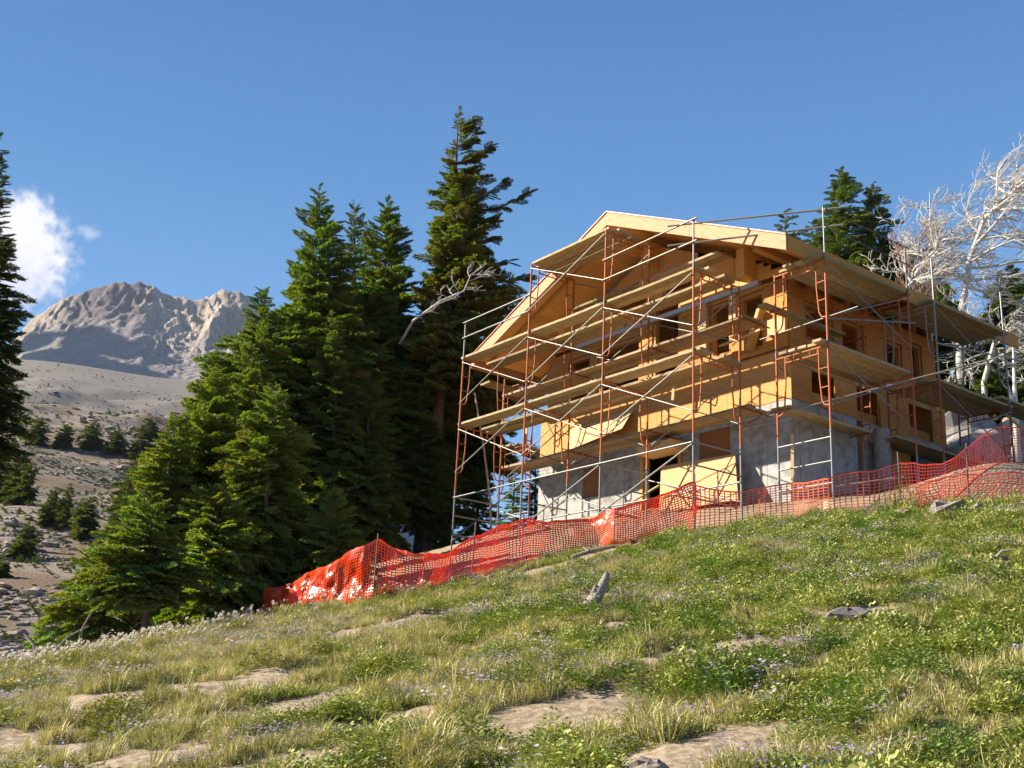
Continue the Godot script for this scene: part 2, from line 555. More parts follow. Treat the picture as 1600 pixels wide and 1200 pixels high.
# sheets of plywood over a rectangle in the plane of a wall; face "front" (z = at) or "side" (x = at); holes are left open
func sheets(parent: Node, base: Vector3, side: bool, at: float, a0: float, a1: float, y0: float, y1: float, holes: Array, called: String, mat: Material, col: Color, thick: float, step_a: float, step_y: float, under_roof := false) -> void:
	var ca := [a0, a1]
	var cy := [y0, y1]
	var a := a0 + step_a
	while a < a1 - 0.25:
		ca.append(a)
		a += step_a
	var y := y0 + step_y
	while y < y1 - 0.2:
		cy.append(y)
		y += step_y
	for h in holes:
		for q in [h[0], h[1]]:
			if q > a0 and q < a1: ca.append(q)
		for q in [h[2], h[3]]:
			if q > y0 and q < y1: cy.append(q)
	ca.sort()
	cy.sort()
	for i in ca.size() - 1:
		var p0: float = ca[i]
		var p1: float = ca[i + 1]
		if p1 - p0 < 0.02: continue
		var run0 := -1.0
		var last := 0.0
		var pieces := []
		for j in cy.size() - 1:
			var q0: float = cy[j]
			var q1: float = cy[j + 1]
			if q1 - q0 < 0.01: continue
			var inside := false
			for h in holes:
				if (p0 + p1) * 0.5 > h[0] and (p0 + p1) * 0.5 < h[1] and (q0 + q1) * 0.5 > h[2] and (q0 + q1) * 0.5 < h[3]: inside = true
			if not inside: pieces.append([q0, q1])
		for pc in pieces:
			var b := MB.new()
			var g := 0.004
			var col1 := vary(col, 0.09)
			if under_roof:
				var t0 := minf(pc[1], roof_y(p0) - 0.42)
				var t1 := minf(pc[1], roof_y(p1) - 0.42)
				if maxf(t0, t1) <= pc[0] + 0.02: continue
				t0 = maxf(t0, pc[0] + 0.005)
				t1 = maxf(t1, pc[0] + 0.005)
				b.hexa([Vector3(p0 + g, pc[0] + g, at), Vector3(p1 - g, pc[0] + g, at), Vector3(p1 - g, pc[0] + g, at - thick), Vector3(p0 + g, pc[0] + g, at - thick), Vector3(p0 + g, t0 - g, at), Vector3(p1 - g, t1 - g, at), Vector3(p1 - g, t1 - g, at - thick), Vector3(p0 + g, t0 - g, at - thick)], col1, ruv())
			elif side:
				b.box(at - thick, at, pc[0] + g, pc[1] - g, -p1 + g, -p0 - g, col1, ruv())
			else:
				b.box(p0 + g, p1 - g, pc[0] + g, pc[1] - g, at - thick, at, col1, ruv())
			part(called, b, mat, parent, Vector3.ZERO)

func frame_round(parent: Node, called: String, side: bool, at: float, h: Array, w: float, deep: float, col: Color) -> void:
	var b := MB.new()
	var o := 0.012
	for k in 4:
		var a0: float = h[0] + o
		var a1: float = h[1] - o
		var y0: float = h[2] + o
		var y1: float = h[3] - o
		if k == 0: a1 = a0 + w
		elif k == 1: a0 = a1 - w
		elif k == 2:
			y1 = y0 + w
			a0 += w + 0.002
			a1 -= w + 0.002
		else:
			y0 = y1 - w
			a0 += w + 0.002
			a1 -= w + 0.002
		if side: b.box(at - deep, at, y0, y1, -a1, -a0, vary(col), ruv())
		else: b.box(a0, a1, y0, y1, at - deep, at, vary(col), ruv())
	part(called, b, M.lumber, parent)

func build_house() -> void:
	var base := Vector3(-7.15, -3.2, -5.7)
	var house := thing("timber_house", "unfinished plywood house with gable roof and concrete base inside the scaffolding", "house", HOUSE * Transform3D(Basis.IDENTITY, base))
	var b := MB.new()
	# concrete base: walls with a doorway and two blocked windows, formed in panels
	b.box(-11.8, -2.5, -4.2, -4.0, -8.8, -2.6, CONC)
	var found := part("foundation", b, M.concrete, house, base)
	var fr_holes := [[-7.55, -6.0, -4.5, -1.1], [-9.85, -9.15, -2.05, -1.2], [-5.43, -4.4, -2.0, -0.98]]
	sheets(found, base, false, -2.6, -11.8, -2.5, -4.0, -0.66, fr_holes, "wall_panel", M.concrete, CONC, 0.25, 1.22, 4.0)
	for h in [fr_holes[1], fr_holes[2]]:
		b = MB.new()
		b.box(h[0] + 0.006, h[1] - 0.006, h[2] + 0.006, h[3] - 0.006, -2.72, -2.66, Color(0.34, 0.16, 0.07), ruv())
		part("window_cover", b, M.ply, found)
	b = MB.new()
	b.box(-7.53, -7.42, -4.0, -1.12, -2.84, -2.58, FRESH, ruv())
	b.box(-6.14, -6.03, -4.0, -1.12, -2.84, -2.58, FRESH, ruv())
	part("door_frame", b, M.lumber, found)
	var side_holes := [[5.0, 5.25, -4.0, -0.7], [7.15, 7.9, -4.0, -0.9]]
	sheets(found, base, true, -2.5, 2.86, 8.8, -4.0, -0.66, side_holes, "wall_panel", M.concrete, CONC, 0.25, 1.22, 4.0)
	b = MB.new()
	b.box(-11.8, -11.55, -4.0, -0.66, -8.79, -2.86, CONC)
	b.box(-11.54, -2.76, -4.0, -0.66, -8.8, -8.55, CONC)
	part("rear_wall", b, M.concrete, found)
	b = MB.new()
	b.tube([Vector3(-2.2, -3.6, -5.55), Vector3(-2.2, -0.9, -5.55)], [0.2, 0.2], 14, CONC * 0.9)
	part("round_pier", b, M.concrete, found)
	b = MB.new()
	b.tube([Vector3(-2.35, -3.6, -9.1), Vector3(-2.35, -0.75, -9.1)], [0.55, 0.55], 20, CONC * 0.8)
	part("round_pier", b, M.concrete, found)
	# ply facing set against the pier on the eave side, and form boards
	b = MB.new()
	b.box(-2.47, -2.44, -3.2, -0.12, -7.05, -5.9, Color(0.5, 0.27, 0.1), ruv())
	part("ply_facing", b, M.ply, found)
	# upper storeys
	b = MB.new()
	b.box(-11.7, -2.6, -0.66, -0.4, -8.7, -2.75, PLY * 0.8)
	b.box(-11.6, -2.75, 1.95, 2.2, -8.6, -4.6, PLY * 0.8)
	var floors := part("floor_deck", b, M.ply, house, base)
	floors.set_meta("label", "rough timber floor inside the house")
	# the projecting plywood band
	b = MB.new()
	b.box(-11.72, -2.58, -0.6, 0.5, -2.71, -2.64, PLY * 0.9)
	var band := part("band_wall", b, M.ply, house, base)
	sheets(band, base, false, -2.6, -11.8, -2.5, -0.655, 0.55, [], "sheet", M.ply, PLY2, 0.03, 2.44, 3.0)
	sheets(band, base, true, -2.5, 2.64, 8.8, -0.655, 0.3, [[3.35, 4.2, -0.35, 0.35], [5.05, 5.9, -0.66, 0.35], [7.2, 8.2, -0.66, 0.2]], "sheet", M.ply, Color(0.58, 0.28, 0.08), 0.03, 2.44, 3.0)
	# gable wall above the band
	var gh := [[-10.75, -9.75, 0.85, 2.2], [-9.45, -7.7, 0.85, 2.25], [-7.25, -6.2, 0.6, 2.9], [-5.15, -4.42, 0.9, 2.36], [-4.15, -3.35, 0.8, 2.33], [-8.7, -7.45, 2.75, 3.7], [-6.85, -5.75, 3.05, 3.8]]
	b = MB.new()
	b.box(-11.62, -2.72, 0.56, 0.66, -2.86, -2.76, FRESH)
	var gw := part("gable_wall", b, M.lumber, house, base)
	sheets(gw, base, false, -2.7, -11.65, -2.65, 0.67, 2.44, gh, "sheet", M.ply, PLY, 0.03, 1.22, 3.0)
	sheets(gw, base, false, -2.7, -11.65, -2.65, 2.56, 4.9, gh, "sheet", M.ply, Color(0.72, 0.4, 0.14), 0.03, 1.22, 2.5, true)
	for h in gh:
		frame_round(gw, "window_frame", false, -2.735, h, 0.09, 0.14, Color(0.5, 0.26, 0.09))
	b = MB.new()
	b.box(-10.3, -3.45, 2.445, 2.555, -2.72, -2.60, Color(0.5, 0.52, 0.56))
	part("metal_flashing", b, M.flash, gw)
	for p in [[-5.46, -5.18, 1.2, 2.43, 0.1], [-4.4, -4.18, 1.3, 2.4, 0.1], [-9.78, -9.48, 0.9, 1.75, 0.05], [-7.62, -7.3, 2.57, 2.8, 0.08], [-8.6, -8.3, 2.57, 2.85, 0.08]]:
		b = MB.new()
		b.box(p[0], p[1], p[2], p[3], -2.69, -2.69 + p[4], vary(CREAM), ruv())
		part("stud", b, M.lumber, gw)
	b = MB.new()
	b.bar(Vector3(-3.75, 0.8, -2.6), Vector3(-3.35, 1.75, -2.6), 0.1, 0.24, Vector3(0, 0, 1), FRESH, ruv())
	part("knee_brace", b, M.lumber, gw)
	b = MB.new()
	b.box(-3.18, -2.65, 1.02, 1.42, -2.69, -2.6, CREAM, ruv())
	part("corner_board", b, M.ply, gw)
	# eave wall on the shaded side
	var eh := [[3.3, 4.4, 1.0, 2.0], [4.7, 5.6, 0.75, 1.9], [6.4, 7.2, 0.9, 1.8], [7.6, 8.1, 0.9, 2.0]]
	b = MB.new()
	b.box(-2.8, -2.7, 0.3, 0.45, -8.6, -2.9, FRESH)
	var ew := part("eave_wall", b, M.lumber, house, base)
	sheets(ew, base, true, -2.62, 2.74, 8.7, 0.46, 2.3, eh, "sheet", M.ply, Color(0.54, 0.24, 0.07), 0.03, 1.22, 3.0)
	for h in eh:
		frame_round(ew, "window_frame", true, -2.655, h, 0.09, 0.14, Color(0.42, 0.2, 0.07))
	# clerestory posts below the eave
	for i in 9:
		b = MB.new()
		var w := 2.95 + i * 0.7
		b.box(-2.75, -2.63, 2.31, 2.78, -w - 0.07, -w + 0.07, vary(PLY2), ruv())
		part("clerestory_post", b, M.lumber, ew)
	b = MB.new()
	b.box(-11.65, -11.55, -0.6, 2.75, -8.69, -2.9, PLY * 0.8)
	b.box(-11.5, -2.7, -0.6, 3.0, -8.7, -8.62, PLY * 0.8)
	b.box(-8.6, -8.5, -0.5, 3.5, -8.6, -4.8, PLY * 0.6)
	part("rear_wall", b, M.ply, house, base)
	# roof: two slopes of decking on purlins, fascia boards, ridge
	b = MB.new()
	for s in [-1.0, 1.0]:
		var e: float = -7.15 + s * 5.95
		b.hexa([Vector3(-7.15, 5.06, -0.96), Vector3(e, 2.42, -0.96), Vector3(e, 2.42, -10.25), Vector3(-7.15, 5.06, -10.25), Vector3(-7.15, 5.10, -0.96), Vector3(e, 2.46, -0.96), Vector3(e, 2.46, -10.25), Vector3(-7.15, 5.10, -10.25)] if s > 0 else [Vector3(e, 2.42, -0.96), Vector3(-7.15, 5.06, -0.96), Vector3(-7.15, 5.06, -10.25), Vector3(e, 2.42, -10.25), Vector3(e, 2.46, -0.96), Vector3(-7.15, 5.10, -0.96), Vector3(-7.15, 5.10, -10.25), Vector3(e, 2.46, -10.25)], Color(0.3, 0.16, 0.12))
	var roof := part("roof", b, M.ply, house, base)
	# soffit boards: tongue and groove decking seen from below, each board a piece
	for s in [-1.0, 1.0]:
		var nb := 21
		for i in nb:
			var d0 := 0.02 + 5.9 * i / nb
			var d1 := 0.02 + 5.9 * (i + 1) / nb - 0.006
			b = MB.new()
			var x0: float = -7.15 + s * d0
			var x1: float = -7.15 + s * d1
			var ya := 5.0 - d0 * 0.4425
			var yb := 5.0 - d1 * 0.4425
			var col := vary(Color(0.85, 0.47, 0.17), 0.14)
			var p := [Vector3(x0, ya, -0.97), Vector3(x1, yb, -0.97), Vector3(x1, yb, -10.2), Vector3(x0, ya, -10.2), Vector3(x0, ya + 0.04, -0.97), Vector3(x1, yb + 0.04, -0.97), Vector3(x1, yb + 0.04, -10.2), Vector3(x0, ya + 0.04, -10.2)]
			if s < 0:
				p = [p[1], p[0], p[3], p[2], p[5], p[4], p[7], p[6]]
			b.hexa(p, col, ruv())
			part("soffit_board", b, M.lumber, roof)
	# rake fascia in lengths
	for s in [-1.0, 1.0]:
		for seg in [[0.0, 3.05], [3.06, 6.0]]:
			b = MB.new()
			var x0: float = -7.15 + s * seg[0]
			var x1: float = -7.15 + s * seg[1]
			var ya: float = 5.11 - seg[0] * 0.4425
			var yb: float = 5.11 - seg[1] * 0.4425
			var p := [Vector3(x0, ya - 0.36, -0.88), Vector3(x1, yb - 0.36, -0.88), Vector3(x1, yb - 0.36, -0.93), Vector3(x0, ya - 0.36, -0.93), Vector3(x0, ya, -0.88), Vector3(x1, yb, -0.88), Vector3(x1, yb, -0.93), Vector3(x0, ya, -0.93)]
			if s < 0:
				p = [p[1], p[0], p[3], p[2], p[5], p[4], p[7], p[6]]
			b.hexa(p, vary(Color(0.62, 0.37, 0.225), 0.04), ruv())
			part("fascia_board", b, M.ply, roof)
	for s in [-1.0, 1.0]:
		for seg in [[0.94, 4.0], [4.01, 7.05], [7.06, 10.3]]:
			b = MB.new()
			var x: float = -7.15 + s * 6.0
			b.box(x - 0.025, x + 0.025, 2.1, 2.46, -seg[1], -seg[0], vary(Color(0.58, 0.3, 0.09), 0.06), ruv())
			part("eave_board", b, M.ply, roof)
	# thin dark drip edge
	for s in [-1.0, 1.0]:
		b = MB.new()
		b.bar(Vector3(-7.15, 5.135, -0.9), Vector3(-7.15 + s * 6.02, 5.135 - 6.02 * 0.4425, -0.9), 0.1, 0.025, Vector3.UP, Color(0.3, 0.1, 0.07))
		part("drip_edge", b, M.flash, roof)
	for q in [[-7.15, 4.68, 0.3, 0.75, 2.3], [-3.7, 3.36, 0.25, 0.72, 2.25], [-10.6, 3.36, 0.25, 0.72, 2.25]]:
		b = MB.new()
		b.box(q[0] - q[2] * 0.5, q[0] + q[2] * 0.5, q[1] - q[3], q[1], -9.6, -q[4], vary(Color(0.74, 0.44, 0.18), 0.05), ruv())
		part("purlin", b, M.lumber, roof)
	for x in [-2.65, -11.65]:
		b = MB.new()
		b.box(x - 0.09, x + 0.09, 2.785, 2.93, -9.8, -1.6, vary(PLY2), ruv())
		part("wall_plate", b, M.lumber, roof)
	# rafters under the decking
	for i in 9:
		var w := 1.45 + i * 1.05
		for s in [-1.0, 1.0]:
			b = MB.new()
			var a := Vector3(-7.15 + s * 0.2, 4.99 - 0.2 * 0.4425 - 0.065, -w)
			var e := Vector3(-7.15 + s * 5.9, 4.99 - 5.9 * 0.4425 - 0.065, -w)
			b.bar(a, e, 0.07, 0.11, Vector3.UP, vary(Color(0.6, 0.34, 0.13)), ruv())
			if i in [0, 2, 4, 6, 8]: part("rafter", b, M.lumber, roof)

# ---------- scaffolding
const ORANGE := Color(0.74, 0.2, 0.06)
const ORANGE2 := Color(0.58, 0.14, 0.05)
const ZINC := Color(0.36, 0.37, 0.37)

func scaffold_frame(parent: Node, p: Vector3, dir: Vector3, width: float, y0: float, y1: float, col: Color, mat: Material, grey_legs := false) -> void:
	# p: foot of the first leg; dir: along the frame; a walk-through frame with two ladder bends
	var q := p + dir * width
	var r := 0.025
	var b := MB.new()
	b.pipe(Vector3(p.x, y1 - 0.06, p.z), Vector3(q.x, y1 - 0.06, q.z), 0.021, col)
	b.pipe(Vector3(p.x, y1 - 0.2, p.z) + dir * 0.24, Vector3(q.x, y1 - 0.2, q.z) - dir * 0.24, 0.018, col)
	for i in 5:
		var s := p + dir * (0.28 + i * (width - 0.56) / 4.0)
		b.pipe(Vector3(s.x, y1 - 0.2, s.z), Vector3(s.x, y1 - 0.06, s.z), 0.012, col, 6)
	var f := part("frame", b, mat, parent)
	for k in 2:
		var o := p if k == 0 else q
		var inw := dir if k == 0 else -dir
		b = MB.new()
		b.pipe(Vector3(o.x, y0 + 0.012, o.z), Vector3(o.x, y1 - 0.005, o.z), r, vary(col, 0.08))
		b.tube([Vector3(o.x, y0 + 0.0, o.z), Vector3(o.x, y0 + 0.09, o.z)], [r + 0.006, r + 0.006], 8, Color(0.35, 0.3, 0.27))
		part("leg", b, mat, f)
		b = MB.new()
		var i0 := o + inw * 0.25
		var i1 := o + inw * 0.2
		b.tube([Vector3(i0.x, y1 - 0.07, i0.z), Vector3(i0.x, y1 - 0.7, i0.z), Vector3(i1.x, y1 - 1.25, i1.z), Vector3(o.x, y1 - 1.37, o.z) + inw * 0.14, Vector3(o.x, y1 - 1.4, o.z)], [0.018, 0.018, 0.018, 0.018, 0.018], 6, vary(col, 0.08))
		for yy in [0.55, 0.98]:
			b.pipe(Vector3(o.x, y1 - yy, o.z), Vector3(o.x, y1 - yy, o.z) + inw * 0.235, 0.015, col, 6)
		part("ladder_bend", b, mat, f)

func base_frame(parent: Node, p: Vector3, dir: Vector3, width: float, y0: float, y1: float) -> void:
	var q := p + dir * width
	var b := MB.new()
	for yy in [y1 - 0.1, y1 - 0.62, y0 + 0.45]:
		b.pipe(Vector3(p.x, yy, p.z), Vector3(q.x, yy, q.z), 0.02, vary(ZINC))
	var m := p + dir * width * 0.5
	b.pipe(Vector3(m.x, y1 - 0.62, m.z), Vector3(m.x, y0 + 0.45, m.z), 0.018, ZINC, 6)
	var f := part("frame", b, M.galv, parent)
	f.set_meta("label", "grey galvanised base frame with cross rails")
	for o in [p, q]:
		b = MB.new()
		b.pipe(Vector3(o.x, y0 + 0.25, o.z), Vector3(o.x, y1, o.z), 0.025, vary(ZINC, 0.06))
		part("leg", b, M.galv, f)
		b = MB.new()
		b.pipe(Vector3(o.x, y0, o.z), Vector3(o.x, y0 + 0.3, o.z), 0.016, ZINC * 0.8)
		b.box(o.x - 0.08, o.x + 0.08, y0 - 0.01, y0 + 0.01, o.z - 0.08, o.z + 0.08, ZINC * 0.7)
		part("screw_jack", b, M.galv, f)

func brace(parent: Node, a: Vector3, b_: Vector3, col := ZINC, r := 0.015) -> void:
	var b := MB.new()
	b.pipe(a, b_, r, vary(col, 0.1), 6)
	part("cross_brace", b, M.galv, parent)

func rail(parent: Node, a: Vector3, b_: Vector3, col := ZINC, r := 0.022) -> void:
	var b := MB.new()
	b.pipe(a, b_, r, vary(col, 0.06), 8)
	part("guard_rail", b, M.galv, parent)

func foot_y(x: float, z: float) -> float:
	var p := HOUSE * Vector3(x, 0, z)
	return ground_at(p.x, -p.z) - HOUSE.origin.y

func plank(a: Vector3, b_: Vector3, w: float, label: String, group: String, thick := 0.06, col := GREYWOOD) -> void:
	var b := MB.new()
	var d := (b_ - a).normalized()
	var sag := Vector3(0, -rng.randf_range(0.0, 0.02), 0)
	var mid := (a + b_) * 0.5 + sag
	var c := vary(col, 0.3)
	b.bar(a, mid, w, thick, Vector3.UP, c, ruv())
	b.bar(mid, b_, w, thick, Vector3.UP, c, ruv())
	solo("plank", b, M.plank, HOUSE, (a + b_) * 0.5, label, "plank", group)

func plank_run(x_or_z: Array, level: float, across: Array, along_x: bool, label: String, group: String, col := GREYWOOD) -> void:
	var ord := ["outermost", "second", "third", "fourth", "fifth"]
	var cnt := 0
	for c in across:
		var lab := label
		if across.size() > 1:
			lab = "%s of %d planks %s" % [ord[cnt], across.size(), label] if cnt < across.size() - 1 else "innermost of %d planks %s" % [across.size(), label]
		cnt += 1
		var e0: float = x_or_z[0] - rng.randf_range(0.02, 0.22)
		var e1: float = x_or_z[1] + rng.randf_range(0.02, 0.22)
		var y := level + 0.031 + rng.randf_range(0.0, 0.003)
		if along_x: plank(Vector3(e0, y, -c), Vector3(e1, y, -c), 0.235, lab, group, 0.06, col)
		else: plank(Vector3(c, y, -e0), Vector3(c, y, -e1), 0.235, lab, group, 0.06, col)

func build_scaffolds() -> void:
	var UX := [-12.25, -9.2, -6.15, -3.1]
	# --- along the gable
	var base := Vector3(-7.6, -3.5, -0.76)
	var s := thing("scaffold", "orange tube scaffold standing along the sunlit gable wall", "scaffold", HOUSE)
	var top := [2.0, 4.0, 4.0, 2.0]
	for i in 4:
		var x: float = UX[i]
		var y := -2.0
		while y < top[i] - 0.1:
			scaffold_frame(s, Vector3(x, 0, 0), Vector3(0, 0, -1), 1.52, y, y + 2.0, vary(ORANGE, 0.1), M.steel_paint)
			y += 2.0
		base_frame(s, Vector3(x, 0, 0), Vector3(0, 0, -1), 1.52, minf(foot_y(x, 0), foot_y(x, -1.52)) - 0.02, -2.0)
	for i in 3:
		var x0: float = UX[i]
		var x1: float = UX[i + 1]
		for lv in [-2.0, 0.0, 2.0]:
			if lv == 2.0 and i != 1: continue
			brace(s, Vector3(x0, lv + 1.86, 0.03), Vector3(x1, lv + 0.6, 0.03), Color(0.5, 0.48, 0.43))
			brace(s, Vector3(x0, lv + 0.6, 0.06), Vector3(x1, lv + 1.86, 0.06), Color(0.5, 0.48, 0.43))
			if lv != 2.0 or i == 1:
				brace(s, Vector3(x0, lv + 1.86, -1.55), Vector3(x1, lv + 0.6, -1.55))
				brace(s, Vector3(x0, lv + 0.6, -1.58), Vector3(x1, lv + 1.86, -1.58))
		brace(s, Vector3(x0, -3.35, 0.03), Vector3(x1, -2.15, 0.03), ZINC, 0.02)
		brace(s, Vector3(x0, -2.25, -1.55), Vector3(x1, -3.2, -1.55), ZINC, 0.02)
		rail(s, Vector3(x0, -2.12, 0.05), Vector3(x1, -2.12, 0.05))
		rail(s, Vector3(x0, -2.75, -1.5), Vector3(x1, -2.75, -1.5))
	# guard posts and rails above the upper lifts
	for g in [[-12.25, 2.0, 3.12], [-3.1, 2.0, 3.25]]:
		var b := MB.new()
		b.pipe(Vector3(g[0], g[1] - 0.1, 0), Vector3(g[0], g[2], 0), 0.022, ZINC)
		part("guard_post", b, M.galv, s)
	rail(s, Vector3(-12.3, 3.07, 0.045), Vector3(-9.15, 3.07, 0.045))
	rail(s, Vector3(-12.3, 2.6, 0.045), Vector3(-9.15, 2.6, 0.045))
	rail(s, Vector3(-6.2, 3.14, 0.045), Vector3(-2.95, 3.2, 0.045), Color(0.42, 0.36, 0.28))
	rail(s, Vector3(-6.2, 2.6, 0.045), Vector3(-2.95, 2.64, 0.045), Color(0.42, 0.36, 0.28))
	rail(s, Vector3(-3.75, 3.2, 0.2), Vector3(-0.35, 3.16, -1.86), Color(0.6, 0.56, 0.48), 0.024)
	rail(s, Vector3(-3.75, 2.7, 0.2), Vector3(-0.35, 2.74, -1.86), Color(0.6, 0.56, 0.48), 0.024)
	# side arms that carry the inner planks
	for i in 4:
		for yy in [1.17, -1.03]:
			var b := MB.new()
			var x: float = UX[i]
			b.pipe(Vector3(x + 0.06, yy, -1.45), Vector3(x + 0.06, yy, -2.52), 0.02, ORANGE2)
			b.pipe(Vector3(x + 0.06, yy - 0.45, -1.52), Vector3(x + 0.06, yy - 0.02, -2.2), 0.016, ORANGE2, 6)
			part("side_arm", b, M.steel_paint, s)
	var spots := ["at the far end", "in the middle bay", "in the bay nearest the corner"]
	for i in 3:
		var xr := [UX[i], UX[i + 1]]
		plank_run(xr, 0.0, [0.14, 0.385, 0.92, 1.17, 1.41], true, "on the gable scaffold's lower platform " + spots[i], "planks of the gable scaffold")
		plank_run(xr, 2.0, [0.14, 0.385, 0.97, 1.22], true, "on the gable scaffold's second platform " + spots[i], "planks of the gable scaffold")
		plank_run(xr, 1.2, [1.7, 1.95, 2.2], true, "beside the gable windows " + spots[i], "inner planks along the gable wall")
		plank_run(xr, -1.0, [1.7, 1.95, 2.2], true, "below the plywood band " + spots[i], "inner planks along the gable wall")
	plank_run([-9.2, -6.15], 4.0, [0.14, 0.385, 0.64, 0.92], true, "on the topmost platform beneath the roof peak", "planks of the gable scaffold")
	plank_run([-6.6, -3.9], 3.05, [1.62, 1.87], true, "laid high across the gable beside the ridge beam", "planks of the gable scaffold")
	plank_run([-9.2, -6.7], 3.05, [1.62], true, "single plank laid high across the gable left of the ridge beam", "planks of the gable scaffold")
	# --- along the eave wall
	var t := thing("scaffold", "orange tube scaffold at the shaded side wall next to the corner", "scaffold", HOUSE)
	for w in [1.63, 4.68]:
		for lv in [-2.0, 0.0]:
			scaffold_frame(t, Vector3(-0.69, 0, -w), Vector3(-1, 0, 0), 1.42, lv, lv + 2.0, vary(ORANGE, 0.08), M.steel_paint)
		base_frame(t, Vector3(-0.69, 0, -w), Vector3(-1, 0, 0), 1.42, minf(foot_y(-0.69, -w), foot_y(-2.1, -w)) - 0.02, -2.0)
		var b := MB.new()
		b.pipe(Vector3(-0.69, 1.9, -w), Vector3(-0.69, 3.22, -w), 0.022, ZINC if w < 3.0 else Color(0.2, 0.19, 0.17))
		part("guard_post", b, M.galv, t)
	for lv in [-2.0, 0.0]:
		brace(t, Vector3(-0.66, lv + 1.86, -1.63), Vector3(-0.66, lv + 0.6, -4.68))
		brace(t, Vector3(-0.63, lv + 0.6, -1.63), Vector3(-0.63, lv + 1.86, -4.68))
		brace(t, Vector3(-2.14, lv + 1.86, -1.63), Vector3(-2.14, lv + 0.6, -4.68))
	rail(t, Vector3(-0.64, 3.14, -1.6), Vector3(-0.64, 3.14, -4.75), Color(0.2, 0.19, 0.17), 0.014)
	rail(t, Vector3(-0.64, 2.7, -1.6), Vector3(-0.64, 2.7, -4.75), Color(0.2, 0.19, 0.17), 0.014)
	rail(t, Vector3(-2.6, 0.55, -1.66), Vector3(0.1, 0.62, -1.66), Color(0.3, 0.29, 0.28), 0.017)
	rail(t, Vector3(-2.3, -1.35, -1.58), Vector3(2.2, -0.55, -3.5), Color(0.4, 0.4, 0.4), 0.017)
	rail(t, Vector3(-0.8, 0.62, -1.75), Vector3(-0.6, 1.25, -4.8))
	rail(t, Vector3(-2.0, -3.15, -1.6), Vector3(0.35, -2.95, -2.6), ZINC, 0.018)
	for e in [["upper", 2.0, [-0.83, -1.08, -1.33, -1.6, -1.85]], ["lower", 0.0, [-0.83, -1.08, -1.34, -1.6, -1.86]]]:
		plank_run([1.63, 4.68], e[1], e[2], false, "on the %s platform of the shaded corner scaffold" % e[0], "planks of the corner scaffold")
	plank_run([1.8, 4.7], -1.2, [-2.25, -2.0], false, "on side arms below the shaded plywood", "inner planks along the shaded wall")
	plank_run([1.5, 4.2], 1.2, [-2.27], false, "single plank on side arms beside the shaded upper windows", "inner planks along the shaded wall")
	for yy in [1.17, -1.23]:
		for w in [1.75, 4.6]:
			var b := MB.new()
			b.pipe(Vector3(-1.8, yy, -w), Vector3(-2.42, yy, -w), 0.02, ORANGE2)
			part("side_arm", b, M.steel_paint, t)
	# --- far part of the eave wall
	var r := thing("scaffold", "grey tube scaffold at the far end of the shaded side wall", "scaffold", HOUSE)
	for w in [5.8, 8.85]:
		for lv in [-2.0, 0.0]:
			scaffold_frame(r, Vector3(-0.72, 0, -w), Vector3(-1, 0, 0), 1.42, lv + 0.1, lv + 2.1, Color(0.5, 0.48, 0.45) if lv > -1.0 else ORANGE2, M.steel_paint)
		base_frame(r, Vector3(-0.72, 0, -w), Vector3(-1, 0, 0), 1.42, minf(foot_y(-0.72, -w), foot_y(-2.1, -w)) - 0.02, -1.9)
		var b := MB.new()
		b.pipe(Vector3(-0.72, 2.0, -w), Vector3(-0.72, 3.2, -w), 0.022, Color(0.55, 0.53, 0.5))
		part("guard_post", b, M.galv, r)
	for lv in [-1.9, 0.1]:
		brace(r, Vector3(-0.69, lv + 1.86, -5.8), Vector3(-0.69, lv + 0.6, -8.85))
		brace(r, Vector3(-0.66, lv + 0.6, -5.8), Vector3(-0.66, lv + 1.86, -8.85))
	rail(r, Vector3(-0.67, 1.0, -5.7), Vector3(0.6, 0.85, -9.2), Color(0.55, 0.53, 0.5))
	for e in [["upper", 2.1], ["middle", 0.1]]:
		plank_run([5.8, 8.9], e[1], [-0.86, -1.11, -1.37, -1.63, -1.88], false, "on the %s platform of the grey far scaffold" % e[0], "planks of the grey scaffold")
	plank_run([5.5, 9.6], -1.2, [-2.3, -2.05, -1.8], false, "in the low walkway towards the boulders", "planks of the grey scaffold")
	plank_run([8.8, 12.2], 0.3, [-0.9, -1.15, -1.4], false, "in the walkway reaching past the far house corner", "planks of the grey scaffold")
	# --- left of the house, seen against the sky
	var l := thing("scaffold", "dark tube scaffold behind the gable scaffold at the far side wall", "scaffold", HOUSE)
	for w in [2.6, 5.65]:
		for lv in [-2.0, 0.0]:
			scaffold_frame(l, Vector3(-13.75, 0, -w), Vector3(1, 0, 0), 1.52, lv, lv + 2.0, ORANGE2 * 0.8, M.steel_paint)
		base_frame(l, Vector3(-13.75, 0, -w), Vector3(1, 0, 0), 1.52, minf(foot_y(-13.75, -w), foot_y(-12.2, -w)) - 0.02, -2.0)
	for lv in [-2.0, 0.0]:
		brace(l, Vector3(-13.78, lv + 1.86, -2.6), Vector3(-13.78, lv + 0.6, -5.65))
		brace(l, Vector3(-13.81, lv + 0.6, -2.6), Vector3(-13.81, lv + 1.86, -5.65))
		brace(l, Vector3(-12.2, lv + 1.86, -2.6), Vector3(-12.2, lv + 0.6, -5.65))
	plank_run([1.4, 3.4], 1.62, [-13.0, -12.75], false, "reaching out against the sky left of the house", "planks left of the house")
	plank_run([2.6, 5.65], 0.0, [-13.5, -13.25, -13.0], false, "on the lower platform left of the house", "planks left of the house")
	var b := MB.new()
